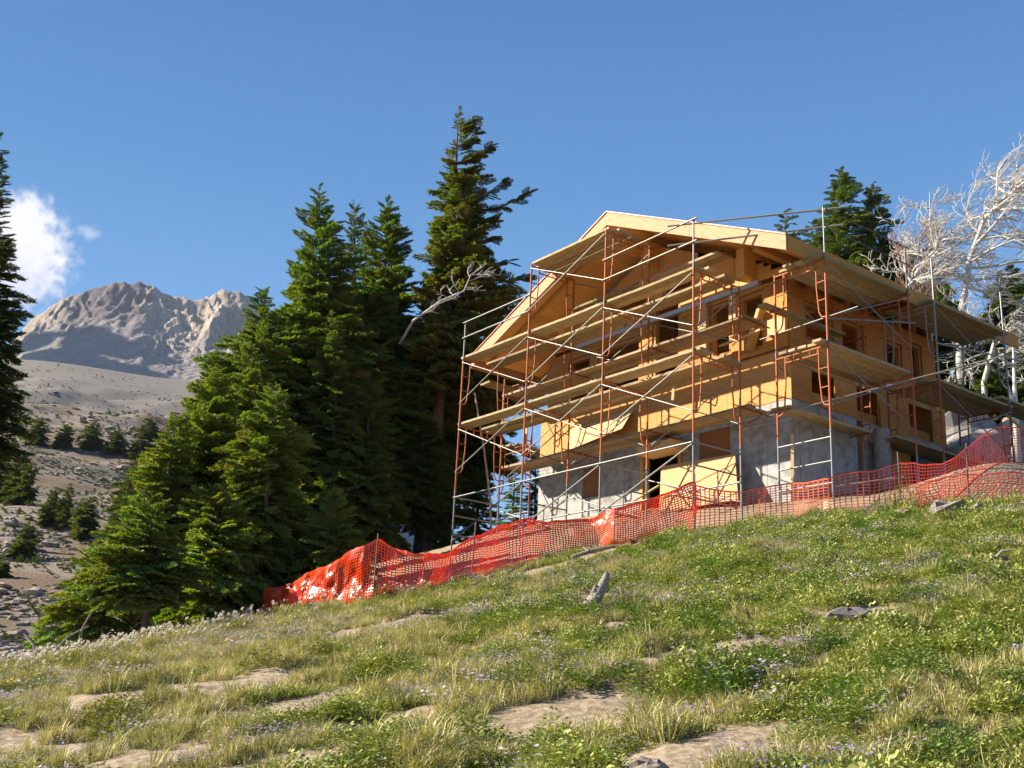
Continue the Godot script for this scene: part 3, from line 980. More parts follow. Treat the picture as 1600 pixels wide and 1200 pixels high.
	b.tube([Vector3(-14.9, 2.0, -2.3), Vector3(-14.2, 0.0, -2.3), Vector3(-13.75, -1.6, -2.3), Vector3(-13.6, foot_y(-13.6, -2.3), -2.3)], [0.025, 0.03, 0.035, 0.035], 8, Color(0.6, 0.42, 0.3))
	solo("leaning_pole", b, M.deadwood, HOUSE, Vector3(-13.6, foot_y(-13.6, -2.3), -2.3), "thin pale pole leaning at the left end of the scaffold", "pole")

func sheet_leaning(called: String, p: Array, thick: float, col: Color, label: String) -> void:
	var b := MB.new()
	var nn: Vector3 = (p[1] - p[0]).cross(p[3] - p[0]).normalized() * thick
	b.hexa([p[0], p[1], p[1] - nn, p[0] - nn, p[3], p[2], p[2] - nn, p[3] - nn], col, ruv())
	solo(called, b, M.ply, HOUSE, (p[0] + p[1]) * 0.5, label, "plywood sheet")

func build_site_things() -> void:
	sheet_leaning("plywood_sheet", [Vector3(-6.05, -2.98, -1.86), Vector3(-3.5, -3.05, -1.86), Vector3(-3.98, -1.8, -2.3), Vector3(-6.45, -1.72, -2.3)], 0.02, Color(0.6, 0.37, 0.19), "large plywood sheet leaning beside the dark doorway behind the net fence")
	sheet_leaning("plywood_sheet", [Vector3(-10.35, -0.62, -2.44), Vector3(-7.95, -0.45, -2.3), Vector3(-7.72, 0.12, -2.52), Vector3(-10.4, 0.02, -2.56)], 0.02, Color(0.64, 0.43, 0.24), "pale plywood sheet leaning against the plywood band at the gable")
	var b := MB.new()
	b.box(-6.95, -5.7, -1.42, -1.2, -2.5, -1.9, CREAM, ruv())
	solo("lumber_box", b, M.lumber, HOUSE, Vector3(-6.3, -1.42, -2.2), "short stack of pale lumber lying over the dark doorway", "lumber")
	for q in [[Vector3(-7.6, -2.9, -1.7), Vector3(-6.5, -2.2, -2.3), "pale board slanting across the foot of the dark doorway"], [Vector3(-2.3, -3.2, -2.3), Vector3(-2.36, -1.6, -2.42), "narrow board propped upright against the shaded concrete corner"], [Vector3(-4.4, 1.0, -2.3), Vector3(-2.4, 0.72, -1.5), "pale board lying crooked above the plywood band by the corner"], [Vector3(-11.4, -0.4, -1.75), Vector3(-11.3, 0.35, -1.7), "short white stake standing at the far end of the plywood band"], [Vector3(-5.95, -0.1, -2.2), Vector3(-5.9, 0.42, -2.2), "short white stake standing before the middle of the plywood band"]]:
		b = MB.new()
		b.bar(q[0], q[1], 0.12 if q[2].begins_with("pale") else 0.07, 0.04, Vector3(0.2, 1, 0.4).normalized(), vary(CREAM), ruv())
		solo("loose_board", b, M.lumber, HOUSE, q[0], q[2], "board")
	# yellow hose hanging down to the net fence on the right
	b = MB.new()
	b.tube([Vector3(13.05, 9.45, -30.3), Vector3(13.35, 9.25, -30.2), Vector3(13.7, 8.8, -30.0), Vector3(13.85, 8.4, -29.8), Vector3(13.75, 8.0, -29.4), Vector3(13.7, 7.6, -29.0)], [0.03, 0.03, 0.03, 0.03, 0.03, 0.03], 8, Color(0.72, 0.5, 0.02))
	solo("hose", b, M.rubber, Transform3D.IDENTITY, Vector3(13.7, 7.6, -29.0), "yellow hose hanging beside the rocks at the far right", "hose")
	# boulder heap behind the house
	var heap := [[14.8, 36.0, 0.9, "largest pale boulder low in the sunlit heap behind the grey scaffold", 8.20], [15.9, 35.8, 0.8, "pale boulder in front at the right of the sunlit heap", 8.30], [14.9, 36.9, 1.0, "boulder in the left middle of the sunlit heap behind the scaffold", 9.30], [16.1, 36.8, 1.1, "broad boulder in the right middle of the sunlit heap", 9.40], [15.4, 37.8, 1.0, "boulder topping the sunlit heap behind the grey scaffold", 10.50], [16.9, 37.6, 1.0, "rear boulder at the right edge beyond the eave end", 10.20], [17.2, 36.3, 0.9, "low pale boulder at the far right picture edge", 8.60], [13.8, 37.1, 1.0, "boulder of the sunlit heap partly hidden by the house", 8.90]]
	var k := 0
	for h in heap:
		b = MB.new()
		k += 1
		var y: float = h[4]
		blob(b, Vector3(h[0], y, -h[1]), h[2], 11, 8, 0.55, k * 3.1, vary(Color(0.52, 0.5, 0.48), 0.08), Vector3(1.15, 0.85, 1.0), true)
		solo("boulder", b, M.rock, Transform3D.IDENTITY, Vector3(h[0], y - h[2] * 0.8, -h[1]), h[3], "boulder", "boulders behind the house")
	var stones := [[3.06, 10.3, 0.14, "flat grey rock lying on bare soil in the meadow", Color(0.3, 0.28, 0.28)], [1.7, 8.76, 0.1, "small whitish stone in the green meadow", Color(0.5, 0.48, 0.45)], [7.15, 18.4, 0.24, "grey boulder at the foot of the net fence, the larger of two", Color(0.4, 0.38, 0.35)], [7.75, 18.7, 0.14, "smaller grey stone next to the boulder at the net fence", Color(0.42, 0.4, 0.36)], [0.8, 6.2, 0.07, "flat stone at the bottom edge of the meadow", Color(0.4, 0.36, 0.32)], [8.9, 18.6, 0.3, "pale stone beside the net fence at the right edge", Color(0.42, 0.39, 0.34)], [6.6, 19.0, 0.16, "reddish stone below the net fence beside the bush", Color(0.45, 0.33, 0.25)], [2.3, 19.7, 0.14, "rust brown rotten stump at the top of the slope below the net", Color(0.32, 0.17, 0.08)]]
	for h in stones:
		k += 1
		b = MB.new()
		var y: float = ground_at(h[0], h[1]) + h[2] * 0.4
		blob(b, Vector3(h[0], y, -h[1]), h[2], 10, 7, 0.5, k * 2.3, h[4], Vector3(1.4, 0.7, 1.0), true)
		solo("stone" if k != 16 else "rotten_stump", b, M.rock, Transform3D.IDENTITY, Vector3(h[0], y, -h[1]), h[3], "stone" if k != 16 else "stump")
	# bleached wood in the meadow
	b = MB.new()
	var sp := Vector3(0.98, ground_at(0.98, 12.2), -12.2)
	b.tube([sp + Vector3(-0.108, -0.068, 0.000), sp + Vector3(-0.054, 0.068, 0.000), sp + Vector3(0.014, 0.176, 0.014), sp + Vector3(0.068, 0.284, 0.000), sp + Vector3(0.108, 0.378, -0.014), sp + Vector3(0.115, 0.432, -0.014)], [0.117, 0.098, 0.065, 0.052, 0.043, 0.026], 8, Color(0.55, 0.5, 0.45))
	b.tube([sp + Vector3(-0.027, 0.068, 0.041), sp + Vector3(0.081, 0.068, 0.068), sp + Vector3(0.176, 0.000, 0.081)], [0.046, 0.036, 0.018], 7, Color(0.5, 0.46, 0.41))
	b.tube([sp + Vector3(-0.081, 0.054, 0.027), sp + Vector3(-0.189, 0.054, 0.041), sp + Vector3(-0.297, -0.027, 0.041)], [0.058, 0.042, 0.019], 7, Color(0.5, 0.46, 0.41))
	b.tube([sp + Vector3(-0.041, 0.108, 0.000), sp + Vector3(-0.014, 0.230, 0.027), sp + Vector3(0.000, 0.297, 0.027)], [0.052, 0.034, 0.013], 7, Color(0.53, 0.49, 0.44))
	solo("stump", b, M.gnarl, Transform3D.IDENTITY, sp, "bleached broken stump sticking up in the middle of the meadow", "stump")
	driftwood([[Vector3(5.75, 0.06, 13.2), Vector3(5.55, 0.12, 13.1), Vector3(5.35, 0.08, 12.95), Vector3(5.15, 0.1, 12.9), Vector3(5.0, 0.06, 12.75), Vector3(4.85, 0.08, 12.7)], [Vector3(5.2, 0.09, 12.9), Vector3(5.1, 0.03, 12.6), Vector3(4.95, 0.05, 12.45), Vector3(4.8, 0.02, 12.4)], [Vector3(5.6, 0.12, 13.1), Vector3(5.62, 0.2, 13.0), Vector3(5.7, 0.22, 12.95)]], 0.03, "branch", "bleached forked branch lying in the grass at the right edge", "driftwood")
	driftwood([[Vector3(-0.75, 0.02, 13.4), Vector3(-0.4, 0.05, 13.9), Vector3(-0.1, 0.1, 14.3), Vector3(0.15, 0.1, 14.5)], [Vector3(-0.25, 0.08, 14.1), Vector3(-0.2, 0.25, 14.15)]], 0.025, "branch", "thin bleached branch lying left of the broken stump", "driftwood")
	driftwood([[Vector3(0.3, 0.03, 15.6), Vector3(0.7, 0.06, 15.65), Vector3(1.0, 0.04, 15.7)]], 0.022, "branch", "straight pale stick lying on the slope above the broken stump", "driftwood")
	driftwood([[Vector3(1.2, 0.03, 20.3), Vector3(1.5, 0.05, 20.45), Vector3(1.9, 0.08, 20.4), Vector3(2.2, 0.04, 20.45), Vector3(2.6, 0.05, 20.7)], [Vector3(1.5, 0.06, 20.4), Vector3(1.4, 0.16, 20.5)], [Vector3(2.0, 0.06, 20.3), Vector3(2.3, 0.1, 20.1), Vector3(2.6, 0.04, 20.0)]], 0.045, "log", "grey rotting log lying along the foot of the net fence", "log")
	driftwood([[Vector3(-0.55, 0.04, 19.6), Vector3(0.0, 0.06, 20.0), Vector3(0.35, 0.05, 20.4)]], 0.035, "log", "short pale log under the net fence left of the rotting log", "log")
	driftwood([[Vector3(-6.6, 0.0, 17.2), Vector3(-6.75, 0.35, 17.3), Vector3(-6.95, 0.6, 17.4)], [Vector3(-6.2, 0.0, 17.5), Vector3(-6.15, 0.4, 17.5), Vector3(-6.05, 0.62, 17.5)], [Vector3(-6.5, 0.05, 17.3), Vector3(-6.3, 0.3, 17.4), Vector3(-6.1, 0.4, 17.6)]], 0.03, "dead_shrub", "bare grey dead shrub at the edge of the slope, far left", "shrub")

func driftwood(runs: Array, r: float, called: String, label: String, category: String) -> void:
	var b := MB.new()
	for q in runs:
		var pts := []
		var rad := []
		for i in q.size():
			var p: Vector3 = q[i]
			pts.append(Vector3(p.x, ground_at(p.x, p.z) + p.y, -p.z))
			rad.append(r * (1.0 - 0.6 * i / q.size()) * rng.randf_range(0.85, 1.15) * (1.0 if q == runs[0] else 0.7))
		b.tube(pts, rad, 7, vary(Color(0.52, 0.47, 0.4), 0.08))
	var p0: Vector3 = runs[0][0]
	solo(called, b, M.gnarl, Transform3D.IDENTITY, Vector3(p0.x, ground_at(p0.x, p0.z), -p0.z), label, category)

# ---------- orange net fences: stations x, z, height of the net
func net_fence(st: Array, pitch: float, rows: int, sv: float, sh: float, folds: float, sd: float, col: Color, posts: Array, label: String) -> void:
	var o := thing("safety_fence", label, "fence", Transform3D.IDENTITY, "orange safety net fences")
	var pts := []
	var tops := []
	for i in st.size() - 1:
		var a := Vector3(st[i][0], 0, -st[i][1])
		var e := Vector3(st[i + 1][0], 0, -st[i + 1][1])
		var cnt := maxi(1, int(round(a.distance_to(e) / pitch)))
		for k in cnt + (1 if i == st.size() - 2 else 0):
			var f := float(k) / cnt
			var s := f * f * (3.0 - 2.0 * f)
			var p := a.lerp(e, f)
			pts.append(p)
			tops.append(lerpf(st[i][2], st[i + 1][2], lerpf(f, s, 0.6)))
	var nn := pts.size()
	var grid := []
	for i in nn:
		var d: Vector3 = (pts[mini(i + 1, nn - 1)] - pts[maxi(i - 1, 0)]).normalized()
		var side := Vector3(-d.z, 0, d.x)
		var p: Vector3 = pts[i]
		var col_pts := []
		var lean := rough.get_noise_2d(i * pitch * 9.0 + sd, 3.0) * 0.5
		for j in rows + 1:
			var f := float(j) / rows
			var y: float = ground_at(p.x, -p.z) + 0.01 + tops[i] * f
			var fold := (noise.get_noise_2d(i * pitch * 45.0 + sd * 7.0, f * 22.0) * 1.3 + rough.get_noise_2d(i * pitch * 60.0 + sd, f * 38.0 - i * pitch * 20.0) * 0.5) * folds * sin(PI * clampf(f * 0.8 + 0.1, 0.0, 1.0))
			y += noise.get_noise_2d(i * pitch * 60.0 + sd * 3.0, 40.0 + f * 10.0) * folds * 0.35 * f
			col_pts.append(Vector3(p.x, y, p.z) + side * (fold + lean * folds * f) + d * fold * 0.3)
		grid.append(col_pts)
	var b := MB.new()
	var z2 := Vector2.ZERO
	for i in nn:
		for j in rows + 1:
			var p: Vector3 = grid[i][j]
			var cc := vary(col, 0.1)
			if j < rows:
				var q: Vector3 = grid[i][j + 1]
				var d: Vector3 = (grid[mini(i + 1, nn - 1)][j] - grid[maxi(i - 1, 0)][j]).normalized() * sv * 0.5
				b.quad(p - d, p + d, q + d, q - d, cc, z2, z2, z2, z2)
			if i < nn - 1:
				var q: Vector3 = grid[i + 1][j]
				var up: Vector3 = (grid[i][mini(j + 1, rows)] - grid[i][maxi(j - 1, 0)]).normalized() * sh * (1.2 if j == rows or j == 0 else 0.5)
				b.quad(p - up, q - up, q + up, p + up, cc, z2, z2, z2, z2)
	var net := part("net", b, M.net, o)
	net.set_meta("kind", "stuff")
	for p in posts:
		b = MB.new()
		var y := ground_at(p[0], p[1])
		b.tube([Vector3(p[0], y - 0.2, -p[1]), Vector3(p[0] + p[3], y + p[2], -p[1])], [0.014, 0.014], 6, Color(0.22, 0.2, 0.17))
		part("stake", b, M.steel_paint, o)

func build_fences() -> void:
	net_fence([[-4.48, 22.2, 0.46], [-4.1, 22.0, 0.5], [-3.14, 20.5, 0.72], [-2.4, 19.8, 0.93], [-2.16, 19.75, 1.04], [-1.88, 19.85, 0.84], [-1.32, 19.6, 0.62], [-1.04, 20.2, 0.58], [-0.55, 20.35, 0.76], [-0.12, 21.05, 0.82], [0.34, 21.4, 0.88], [0.88, 21.7, 0.7], [1.48, 21.7, 0.6], [2.03, 21.3, 0.66], [2.49, 21.2, 0.72], [2.97, 21.25, 0.77], [3.55, 21.5, 0.92]], 0.05, 19, 0.02, 0.02, 0.16, 2.0, Color(0.82, 0.07, 0.012),
		[[-4.48, 22.2, 0.6, 0.0], [-2.16, 19.75, 1.15, 0.0], [-0.55, 20.35, 0.95, 0.03], [0.34, 21.4, 1.0, 0.0], [3.55, 21.5, 1.1, 0.0], [-0.95, 20.6, 0.8, 0.02]], "crumpled orange net fence running up to the corner from the fir trees")
	net_fence([[3.6, 21.75, 0.86], [4.05, 21.75, 0.7], [4.48, 21.66, 0.6], [5.4, 21.46, 0.64], [5.93, 20.95, 0.7], [6.64, 20.8, 0.78], [7.2, 20.75, 0.88], [8.2, 21.6, 0.8], [9.2, 22.6, 0.72], [10.2, 23.3, 0.75], [11.8, 23.9, 0.8]], 0.1, 13, 0.02, 0.012, 0.05, 5.0, Color(0.8, 0.13, 0.02),
		[[4.48, 21.66, 0.75, 0.0], [7.2, 20.75, 1.1, -0.02], [9.2, 22.6, 0.85, 0.02]], "orange net fence with wide meshes from the corner scaffold to the right edge")
	net_fence([[7.05, 19.6, 0.5], [7.6, 20.0, 0.55], [8.3, 20.4, 0.6], [9.2, 20.9, 0.62], [10.6, 21.3, 0.62]], 0.09, 11, 0.02, 0.012, 0.14, 9.0, Color(0.72, 0.12, 0.025),
		[[8.3, 20.4, 0.7, 0.0], [10.2, 21.2, 0.7, 0.0]], "low sagging orange net fence below the soil bank at the right edge")

# ---------- conifers
var boughs := []
func make_boughs() -> void:
	for k in 4:
		var b := MB.new()
		var stem := []
		var rad := []
		var bend := [0.0, -0.06, -0.14, 0.05][k] as float
		for i in 6:
			var f := i / 5.0
			stem.append(Vector3(f * 0.97, 0.03 * sin(f * 5.0) + bend * f * f, 0.05 * sin(f * 3.0 + k)))
			rad.append(0.014 * (1.0 - f * 0.8))
		b.tube(stem, rad, 4, Color(0.5, 0.36, 0.3))
		var nt := 18
		for i in nt:
			var f := 0.16 + 0.82 * i / nt
			var root: Vector3 = stem[0].lerp(stem[5], f)
			root.y = 0.03 * sin(f * 5.0) + bend * f * f
			for s in [-1.0, 1.0]:
				var l := (0.34 * (1.0 - f) + 0.1) * rng.randf_range(0.7, 1.15)
				if f < 0.3: l *= 0.75
				var ang = rng.randf_range(0.65, 1.0) * s
				var dir := Vector3(cos(ang), rng.randf_range(-0.12, 0.14), sin(ang)).normalized()
				var steps := int(l / 0.05) + 2
				for q in steps:
					var g := (q + 0.7) / steps
					var at := root + dir * l * g + Vector3(0, -0.08 * l * g * g, 0)
					for w in 3:
						var na = ang + rng.randf_range(-1.0, 1.0)
						var nd := Vector3(cos(na), rng.randf_range(-0.7, 0.75), sin(na)).normalized()
						var wd := nd.cross(Vector3(rng.randf_range(-1, 1), rng.randf_range(-1, 1), rng.randf_range(-1, 1))).normalized() * rng.randf_range(0.013, 0.022)
						var tip := at + nd * rng.randf_range(0.06, 0.1)
						var sh := rng.randf_range(0.8, 1.2)
						b.tri(at - wd, tip, at + wd, Color(sh, sh, sh))
		for q in 10:
			var nd := Vector3(1, rng.randf_range(-0.4, 0.6), rng.randf_range(-0.7, 0.7)).normalized()
			var at = stem[5] + Vector3(rng.randf_range(-0.1, 0.0), 0, 0)
			var wd := nd.cross(Vector3.UP).normalized() * 0.016
			b.tri(at - wd, at + nd * 0.1, at + wd, Color(1.05, 1.05, 1.0))
		boughs.append(b.mesh())

func conifer(called: String, label: String, group: String, foot: Vector3, apex: Vector3, rmax: float, low: float, count: int, kind: int, tint: Color, wind := 0.0, taper := 0.8, gap := 0.35, dead := 0) -> void:
	var o := thing(called, label, "bush" if " bush " in label else "tree", Transform3D(Basis.IDENTITY, foot), group)
	var h := apex.y - foot.y
	var off := apex - foot
	var bow := Vector3(rng.randf_range(-0.03, 0.03) * h, 0, rng.randf_range(-0.02, 0.02) * h)
	var pts := []
	var rad := []
	var r0 := 0.016 * h + 0.03
	for i in 9:
		var f := i / 8.0
		pts.append(Vector3(off.x * f, off.y * f, off.z * f) + bow * sin(PI * f) - (Vector3(0, 0.25, 0) if i == 0 else Vector3.ZERO))
		rad.append(r0 * (1.0 - f) + 0.006)
	var b := MB.new()
	b.tube(pts, rad, 8, Color(0.2, 0.15, 0.12))
	part("trunk", b, M.bark, o)
	if dead > 0:
		b = MB.new()
		for i in dead:
			var f := rng.randf_range(0.04, low + 0.1)
			var at: Vector3 = off * f + bow * sin(PI * f)
			var a := rng.randf() * TAU
			var d := Vector3(cos(a), rng.randf_range(-0.4, 0.2), sin(a))
			var l := rng.randf_range(0.25, 0.7)
			b.tube([at, at + d * l * 0.5 + Vector3(0, -0.05, 0), at + d * l + Vector3(0, rng.randf_range(-0.2, 0.1), 0)], [0.014, 0.01, 0.004], 4, Color(0.32, 0.28, 0.25))
		part("dead_twigs", b, M.deadwood, o)
	var xf := []
	var cols := []
	var ns := rng.randf() * 500.0
	for i in count:
		var u := (i + rng.randf()) / count
		var f := low + (1.0 - low) * (1.0 - pow(1.0 - u, 0.62)) if i % 9 > 0 else rng.randf_range(low, 1.0)
		f = minf(f, 0.995)
		var az := i * 2.39996 + rng.randf_range(-0.5, 0.5)
		var g := (1.0 - f) / (1.0 - low)
		var lobe := noise.get_noise_3d(cos(az) * 30.0 + ns, f * h * 26.0, sin(az) * 30.0)
		if lobe < -gap and g > 0.08: continue
		var l := rmax * pow(g, taper) * (0.82 + 0.75 * lobe) * rng.randf_range(0.6, 1.15) + 0.12
		if g > 0.86: l *= 0.8
		l *= 1.0 + wind * cos(az)
		if l < 0.14: l = 0.14
		var at: Vector3 = off * f + bow * sin(PI * f)
		# boughs deep in the crown start away from the trunk so that the outside is full
		if i % 2 == 0 and l > 0.7:
			var q := rng.randf_range(0.25, 0.55)
			at += Vector3(cos(az), 0.0, sin(az)) * l * q
			l *= 1.0 - q * 0.75
		var tilt := lerpf(-0.32, 0.75, f * f) + rng.randf_range(-0.22, 0.22)
		var basis := Basis(Vector3.UP, -az) * Basis(Vector3(0, 0, 1), tilt) * Basis(Vector3(1, 0, 0), rng.randf_range(-0.5, 0.5))
		if wind > 0.0 and f > 0.5:
			basis = Basis(Vector3.UP, -az * (1.0 - wind * 0.35) if absf(az) < PI else -az) * Basis(Vector3(0, 0, 1), tilt * 0.6) * Basis(Vector3(1, 0, 0), rng.randf_range(-0.5, 0.5))
		xf.append(Transform3D(basis.scaled_local(Vector3(l, l * 0.95, l * rng.randf_range(0.85, 1.2))), at))
		var k := rng.randf_range(0.75, 1.25)
		var y := rng.randf_range(0.85, 1.25)
		cols.append(Color(tint.r * k * y, tint.g * k, tint.b * k))
	swarm("crown", boughs[kind % 4], M.needle, xf, cols, o).set_meta("kind", "stuff")

# big boughs reaching out from a trunk, for the wind-combed fir
func reach(o: Node3D, at: Vector3, run: Array, r: float, tint: Color) -> void:
	var b := MB.new()
	var pts := [at]
	var rad := [r]
	for i in run.size():
		pts.append(at + run[i])
		rad.append(r * (1.0 - 0.8 * (i + 1) / run.size()))
	b.tube(pts, rad, 6, Color(0.12, 0.09, 0.07))
	var br := part("bough", b, M.bark, o)
	var xf := []
	var cols := []
	for i in pts.size() - 1:
		for k in 12:
			var f := rng.randf()
			if i == 0 and f < 0.4: continue
			var p: Vector3 = pts[i].lerp(pts[i + 1], f)
			var a := rng.randf_range(-1.0, 1.0)
			var basis := Basis(Vector3.UP, a) * Basis(Vector3(0, 0, 1), rng.randf_range(-0.15, 0.55)) * Basis(Vector3(1, 0, 0), rng.randf_range(-0.6, 0.6))
			var l := rng.randf_range(0.3, 0.6)
			xf.append(Transform3D(basis.scaled_local(Vector3(l, l, l)), p))
			var q := rng.randf_range(0.75, 1.25)
			cols.append(Color(tint.r * q, tint.g * q, tint.b * q))
	swarm("needles", boughs[3], M.needle, xf, cols, br).set_meta("kind", "stuff")

func snag_branch(b: MB, at: Vector3, dir: Vector3, l: float, r: float, depth: int, wind: Vector3, col: Color) -> void:
	var pts := [at]
	var rad := [r]
	var d := dir
	var p := at
	var n := 6
	for i in n:
		d = (d + wind * 0.22 + Vector3(rng.randf_range(-0.22, 0.22), rng.randf_range(-0.2, 0.2), rng.randf_range(-0.22, 0.22))).normalized()
		p += d * l / n
		pts.append(p)
		rad.append(maxf(r * (1.0 - 0.8 * (i + 1) / n), 0.0095))
		if depth > 0 and i > 0:
			for q in (2 if depth > 1 else 1):
				var s := (d + Vector3(rng.randf_range(-0.9, 0.9), rng.randf_range(-0.7, 0.8), rng.randf_range(-0.9, 0.9))).normalized()
				snag_branch(b, p, s, l * rng.randf_range(0.3, 0.55), rad[-1] * 0.65, depth - 1, wind, col)
	b.tube(pts, rad, 5, vary(col, 0.08))

func snag(label: String, path: Array, r: float, from: float, count: int, l: float, wind: Vector3, col: Color, depth := 2) -> void:
	var foot: Vector3 = path[0]
	var o := thing("dead_tree", label, "dead tree", Transform3D(Basis.IDENTITY, foot), "bleached dead trees behind the house")
	var pts := []
	var rad := []
	for i in path.size():
		pts.append(path[i] - foot)
		rad.append(r * (1.0 - 0.85 * i / (path.size() - 1.0)))
	var b := MB.new()
	b.tube(pts, rad, 8, col)
	part("trunk", b, M.deadwood, o)
	for i in count:
		var f := lerpf(from, 0.98, float(i) / count) * (pts.size() - 1)
		var k := mini(int(f), pts.size() - 2)
		var at: Vector3 = pts[k].lerp(pts[k + 1], f - k)
		var a := rng.randf() * TAU
		var d := (Vector3(cos(a), rng.randf_range(-0.2, 0.5), sin(a)) + wind * 0.7).normalized()
		b = MB.new()
		snag_branch(b, at, d, l * rng.randf_range(0.6, 1.1), r * 0.3, depth, wind, col)
		part("branch", b, M.deadwood, o)

func terrain(x: float, z: float) -> float:
	return maxf(ground_at(x, z) if z < 60.0 and x > -44.0 and x < 54.0 else -99.0, hill(x, z) if z > 26.0 else -99.0)

func build_trees() -> void:
	var g1 := "fir trees in the clump left of the house"
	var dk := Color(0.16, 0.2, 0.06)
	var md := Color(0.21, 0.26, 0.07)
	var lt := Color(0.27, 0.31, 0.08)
	var L := [
		# x, z, apex x, apex y, radius, low, boughs, kind, tint, label
		[-6.39, 38.0, -7.36, 19.0, 2.9, 0.08, 1000, 1, md, "tall dense fir with a tufted tip, left of the wind-combed one"],
		[-7.34, 36.5, -8.61, 14.3, 2.9, 0.04, 900, 2, md, "broad fir at the left shoulder of the clump, below the tallest tips"],
		[-6.5, 26.5, -7.05, 8.3, 2.0, 0.02, 760, 0, lt, "bright green fir in front on the left side of the clump"],
		[-7.2, 25.0, -7.5, 6.75, 1.5, 0.02, 560, 1, lt, "bright bushy fir at the left foot of the clump"],
		[-4.95, 24.5, -5.28, 7.3, 1.6, 0.04, 560, 2, lt, "young bright fir just left of the lower end of the net"],
		[-5.63, 43.0, -6.82, 20.9, 2.0, 0.22, 640, 0, dk, "narrow fir with a bare tip between two taller firs"],
		[-4.09, 40.0, -5.07, 19.6, 2.5, 0.28, 860, 1, md, "tall fir in the middle of the clump with a thin pointed tip"],
		[-5.26, 36.0, -6.07, 13.4, 1.9, 0.16, 520, 2, md, "shaded fir with a visible trunk in the middle of the clump"],
		[-4.3, 36.3, -4.75, 11.5, 1.7, 0.16, 420, 0, md, "low fir with drooping boughs behind the highest net stake"],
		[-2.16, 43.0, -3.02, 17.6, 2.6, 0.32, 640, 2, dk, "dark fir filling the right side of the clump beside the scaffold"],
		[-4.36, 45.0, -5.5, 18.3, 2.6, 0.3, 560, 0, dk, "dark fir standing behind the trunks of the clump"],
		[-7.4, 44.0, -8.8, 17.6, 2.6, 0.1, 560, 1, dk, "dark fir at the back of the clump behind the tall dense one"],
		[-2.6, 38.6, -3.0, 11.8, 1.6, 0.2, 360, 1, dk, "short dark fir under the wind-combed one"],
		[-8.5, 30.5, -8.9, 7.9, 1.7, 0.02, 540, 2, md, "fir at the outer left edge of the clump above the rocky slope"],
		[-7.0, 31.5, -7.6, 10.6, 2.2, 0.02, 740, 1, lt, "bright full fir between the clump's front trees and the tall ones"],
		[-6.05, 20.2, -6.3, 3.9, 1.0, 0.3, 260, 0, md, "small fir with a bare grey trunk at the crest of the meadow"],
		[-7.5, 21.8, -7.75, 3.2, 0.8, 0.05, 260, 1, lt, "small leaning fir at the far left of the clump"],
		[-7.1, 20.8, -7.1, 2.9, 0.95, 0.05, 220, 2, lt, "shrubby little fir beside the bare grey trunk"],
		[-5.6, 22.6, -5.75, 4.6, 1.35, 0.04, 380, 0, lt, "knee of bright boughs at the lower left end of the net"],
		[-3.5, 24.2, -3.6, 5.0, 1.0, 0.04, 240, 3, lt, "little bright fir just behind the net's highest stake"],
	]
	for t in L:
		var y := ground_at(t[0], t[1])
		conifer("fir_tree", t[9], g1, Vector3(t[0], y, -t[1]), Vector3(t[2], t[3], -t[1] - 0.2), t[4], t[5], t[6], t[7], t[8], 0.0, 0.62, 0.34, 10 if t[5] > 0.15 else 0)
	# the wind-combed fir
	var fy := ground_at(-2.81, 39.0)
	conifer("fir_tree", "tallest fir, leaning and wind-combed, with long boughs reaching right", g1, Vector3(-2.81, fy, -39.0), Vector3(-2.55, 23.0, -39.0), 2.35, 0.33, 1000, 3, Color(0.24, 0.235, 0.07), 0.3, 0.8, 0.14, 16)
	var w: Node3D = get_child(get_child_count() - 1)
	var tn := Color(0.18, 0.17, 0.05)
	# each long bough: where it leaves the trunk, where its tip hangs
	for q in [[20.6, -1.35, 21.2], [18.9, -0.75, 19.75], [18.6, 0.15, 19.3], [18.2, -0.9, 18.3], [16.6, 0.45, 15.95], [16.9, -0.35, 16.6], [22.1, -2.1, 22.3], [21.4, -1.9, 21.7], [15.5, -1.2, 14.6], [17.6, -0.95, 17.5]]:
		var at := Vector3(0.26 * (q[0] - fy) / (22.6 - fy), q[0] - fy, 0)
		var tip := Vector3(q[1] + 2.81, q[2] - fy, 0.3)
		var d: Vector3 = tip - at
		reach(w, at, [d * 0.35 + Vector3(0, -0.25, 0), d * 0.7 + Vector3(0, -0.3, 0), d], 0.075, tn)
	# behind the scaffold
	var g2 := "fir trees behind the house"
	for t in [[-1.0, 44.0, -1.3, 11.3, 1.3, 240, "dark fir seen through the scaffold at the left end of the house"], [0.6, 47.0, 0.35, 11.4, 1.1, 200, "small fir seen between the scaffold posts left of the concrete"], [1.25, 43.0, 1.0, 11.0, 1.0, 180, "olive fir touching the left end of the concrete wall"], [-2.2, 42.0, -2.3, 9.6, 1.0, 160, "low fir behind the leftmost scaffold post"]]:
		var y := terrain(t[0], t[1])
		conifer("fir_tree", t[6], g2, Vector3(t[0], y - 0.3, -t[1]), Vector3(t[2], t[3], -t[1]), t[4], 0.05, t[5], 1, md)
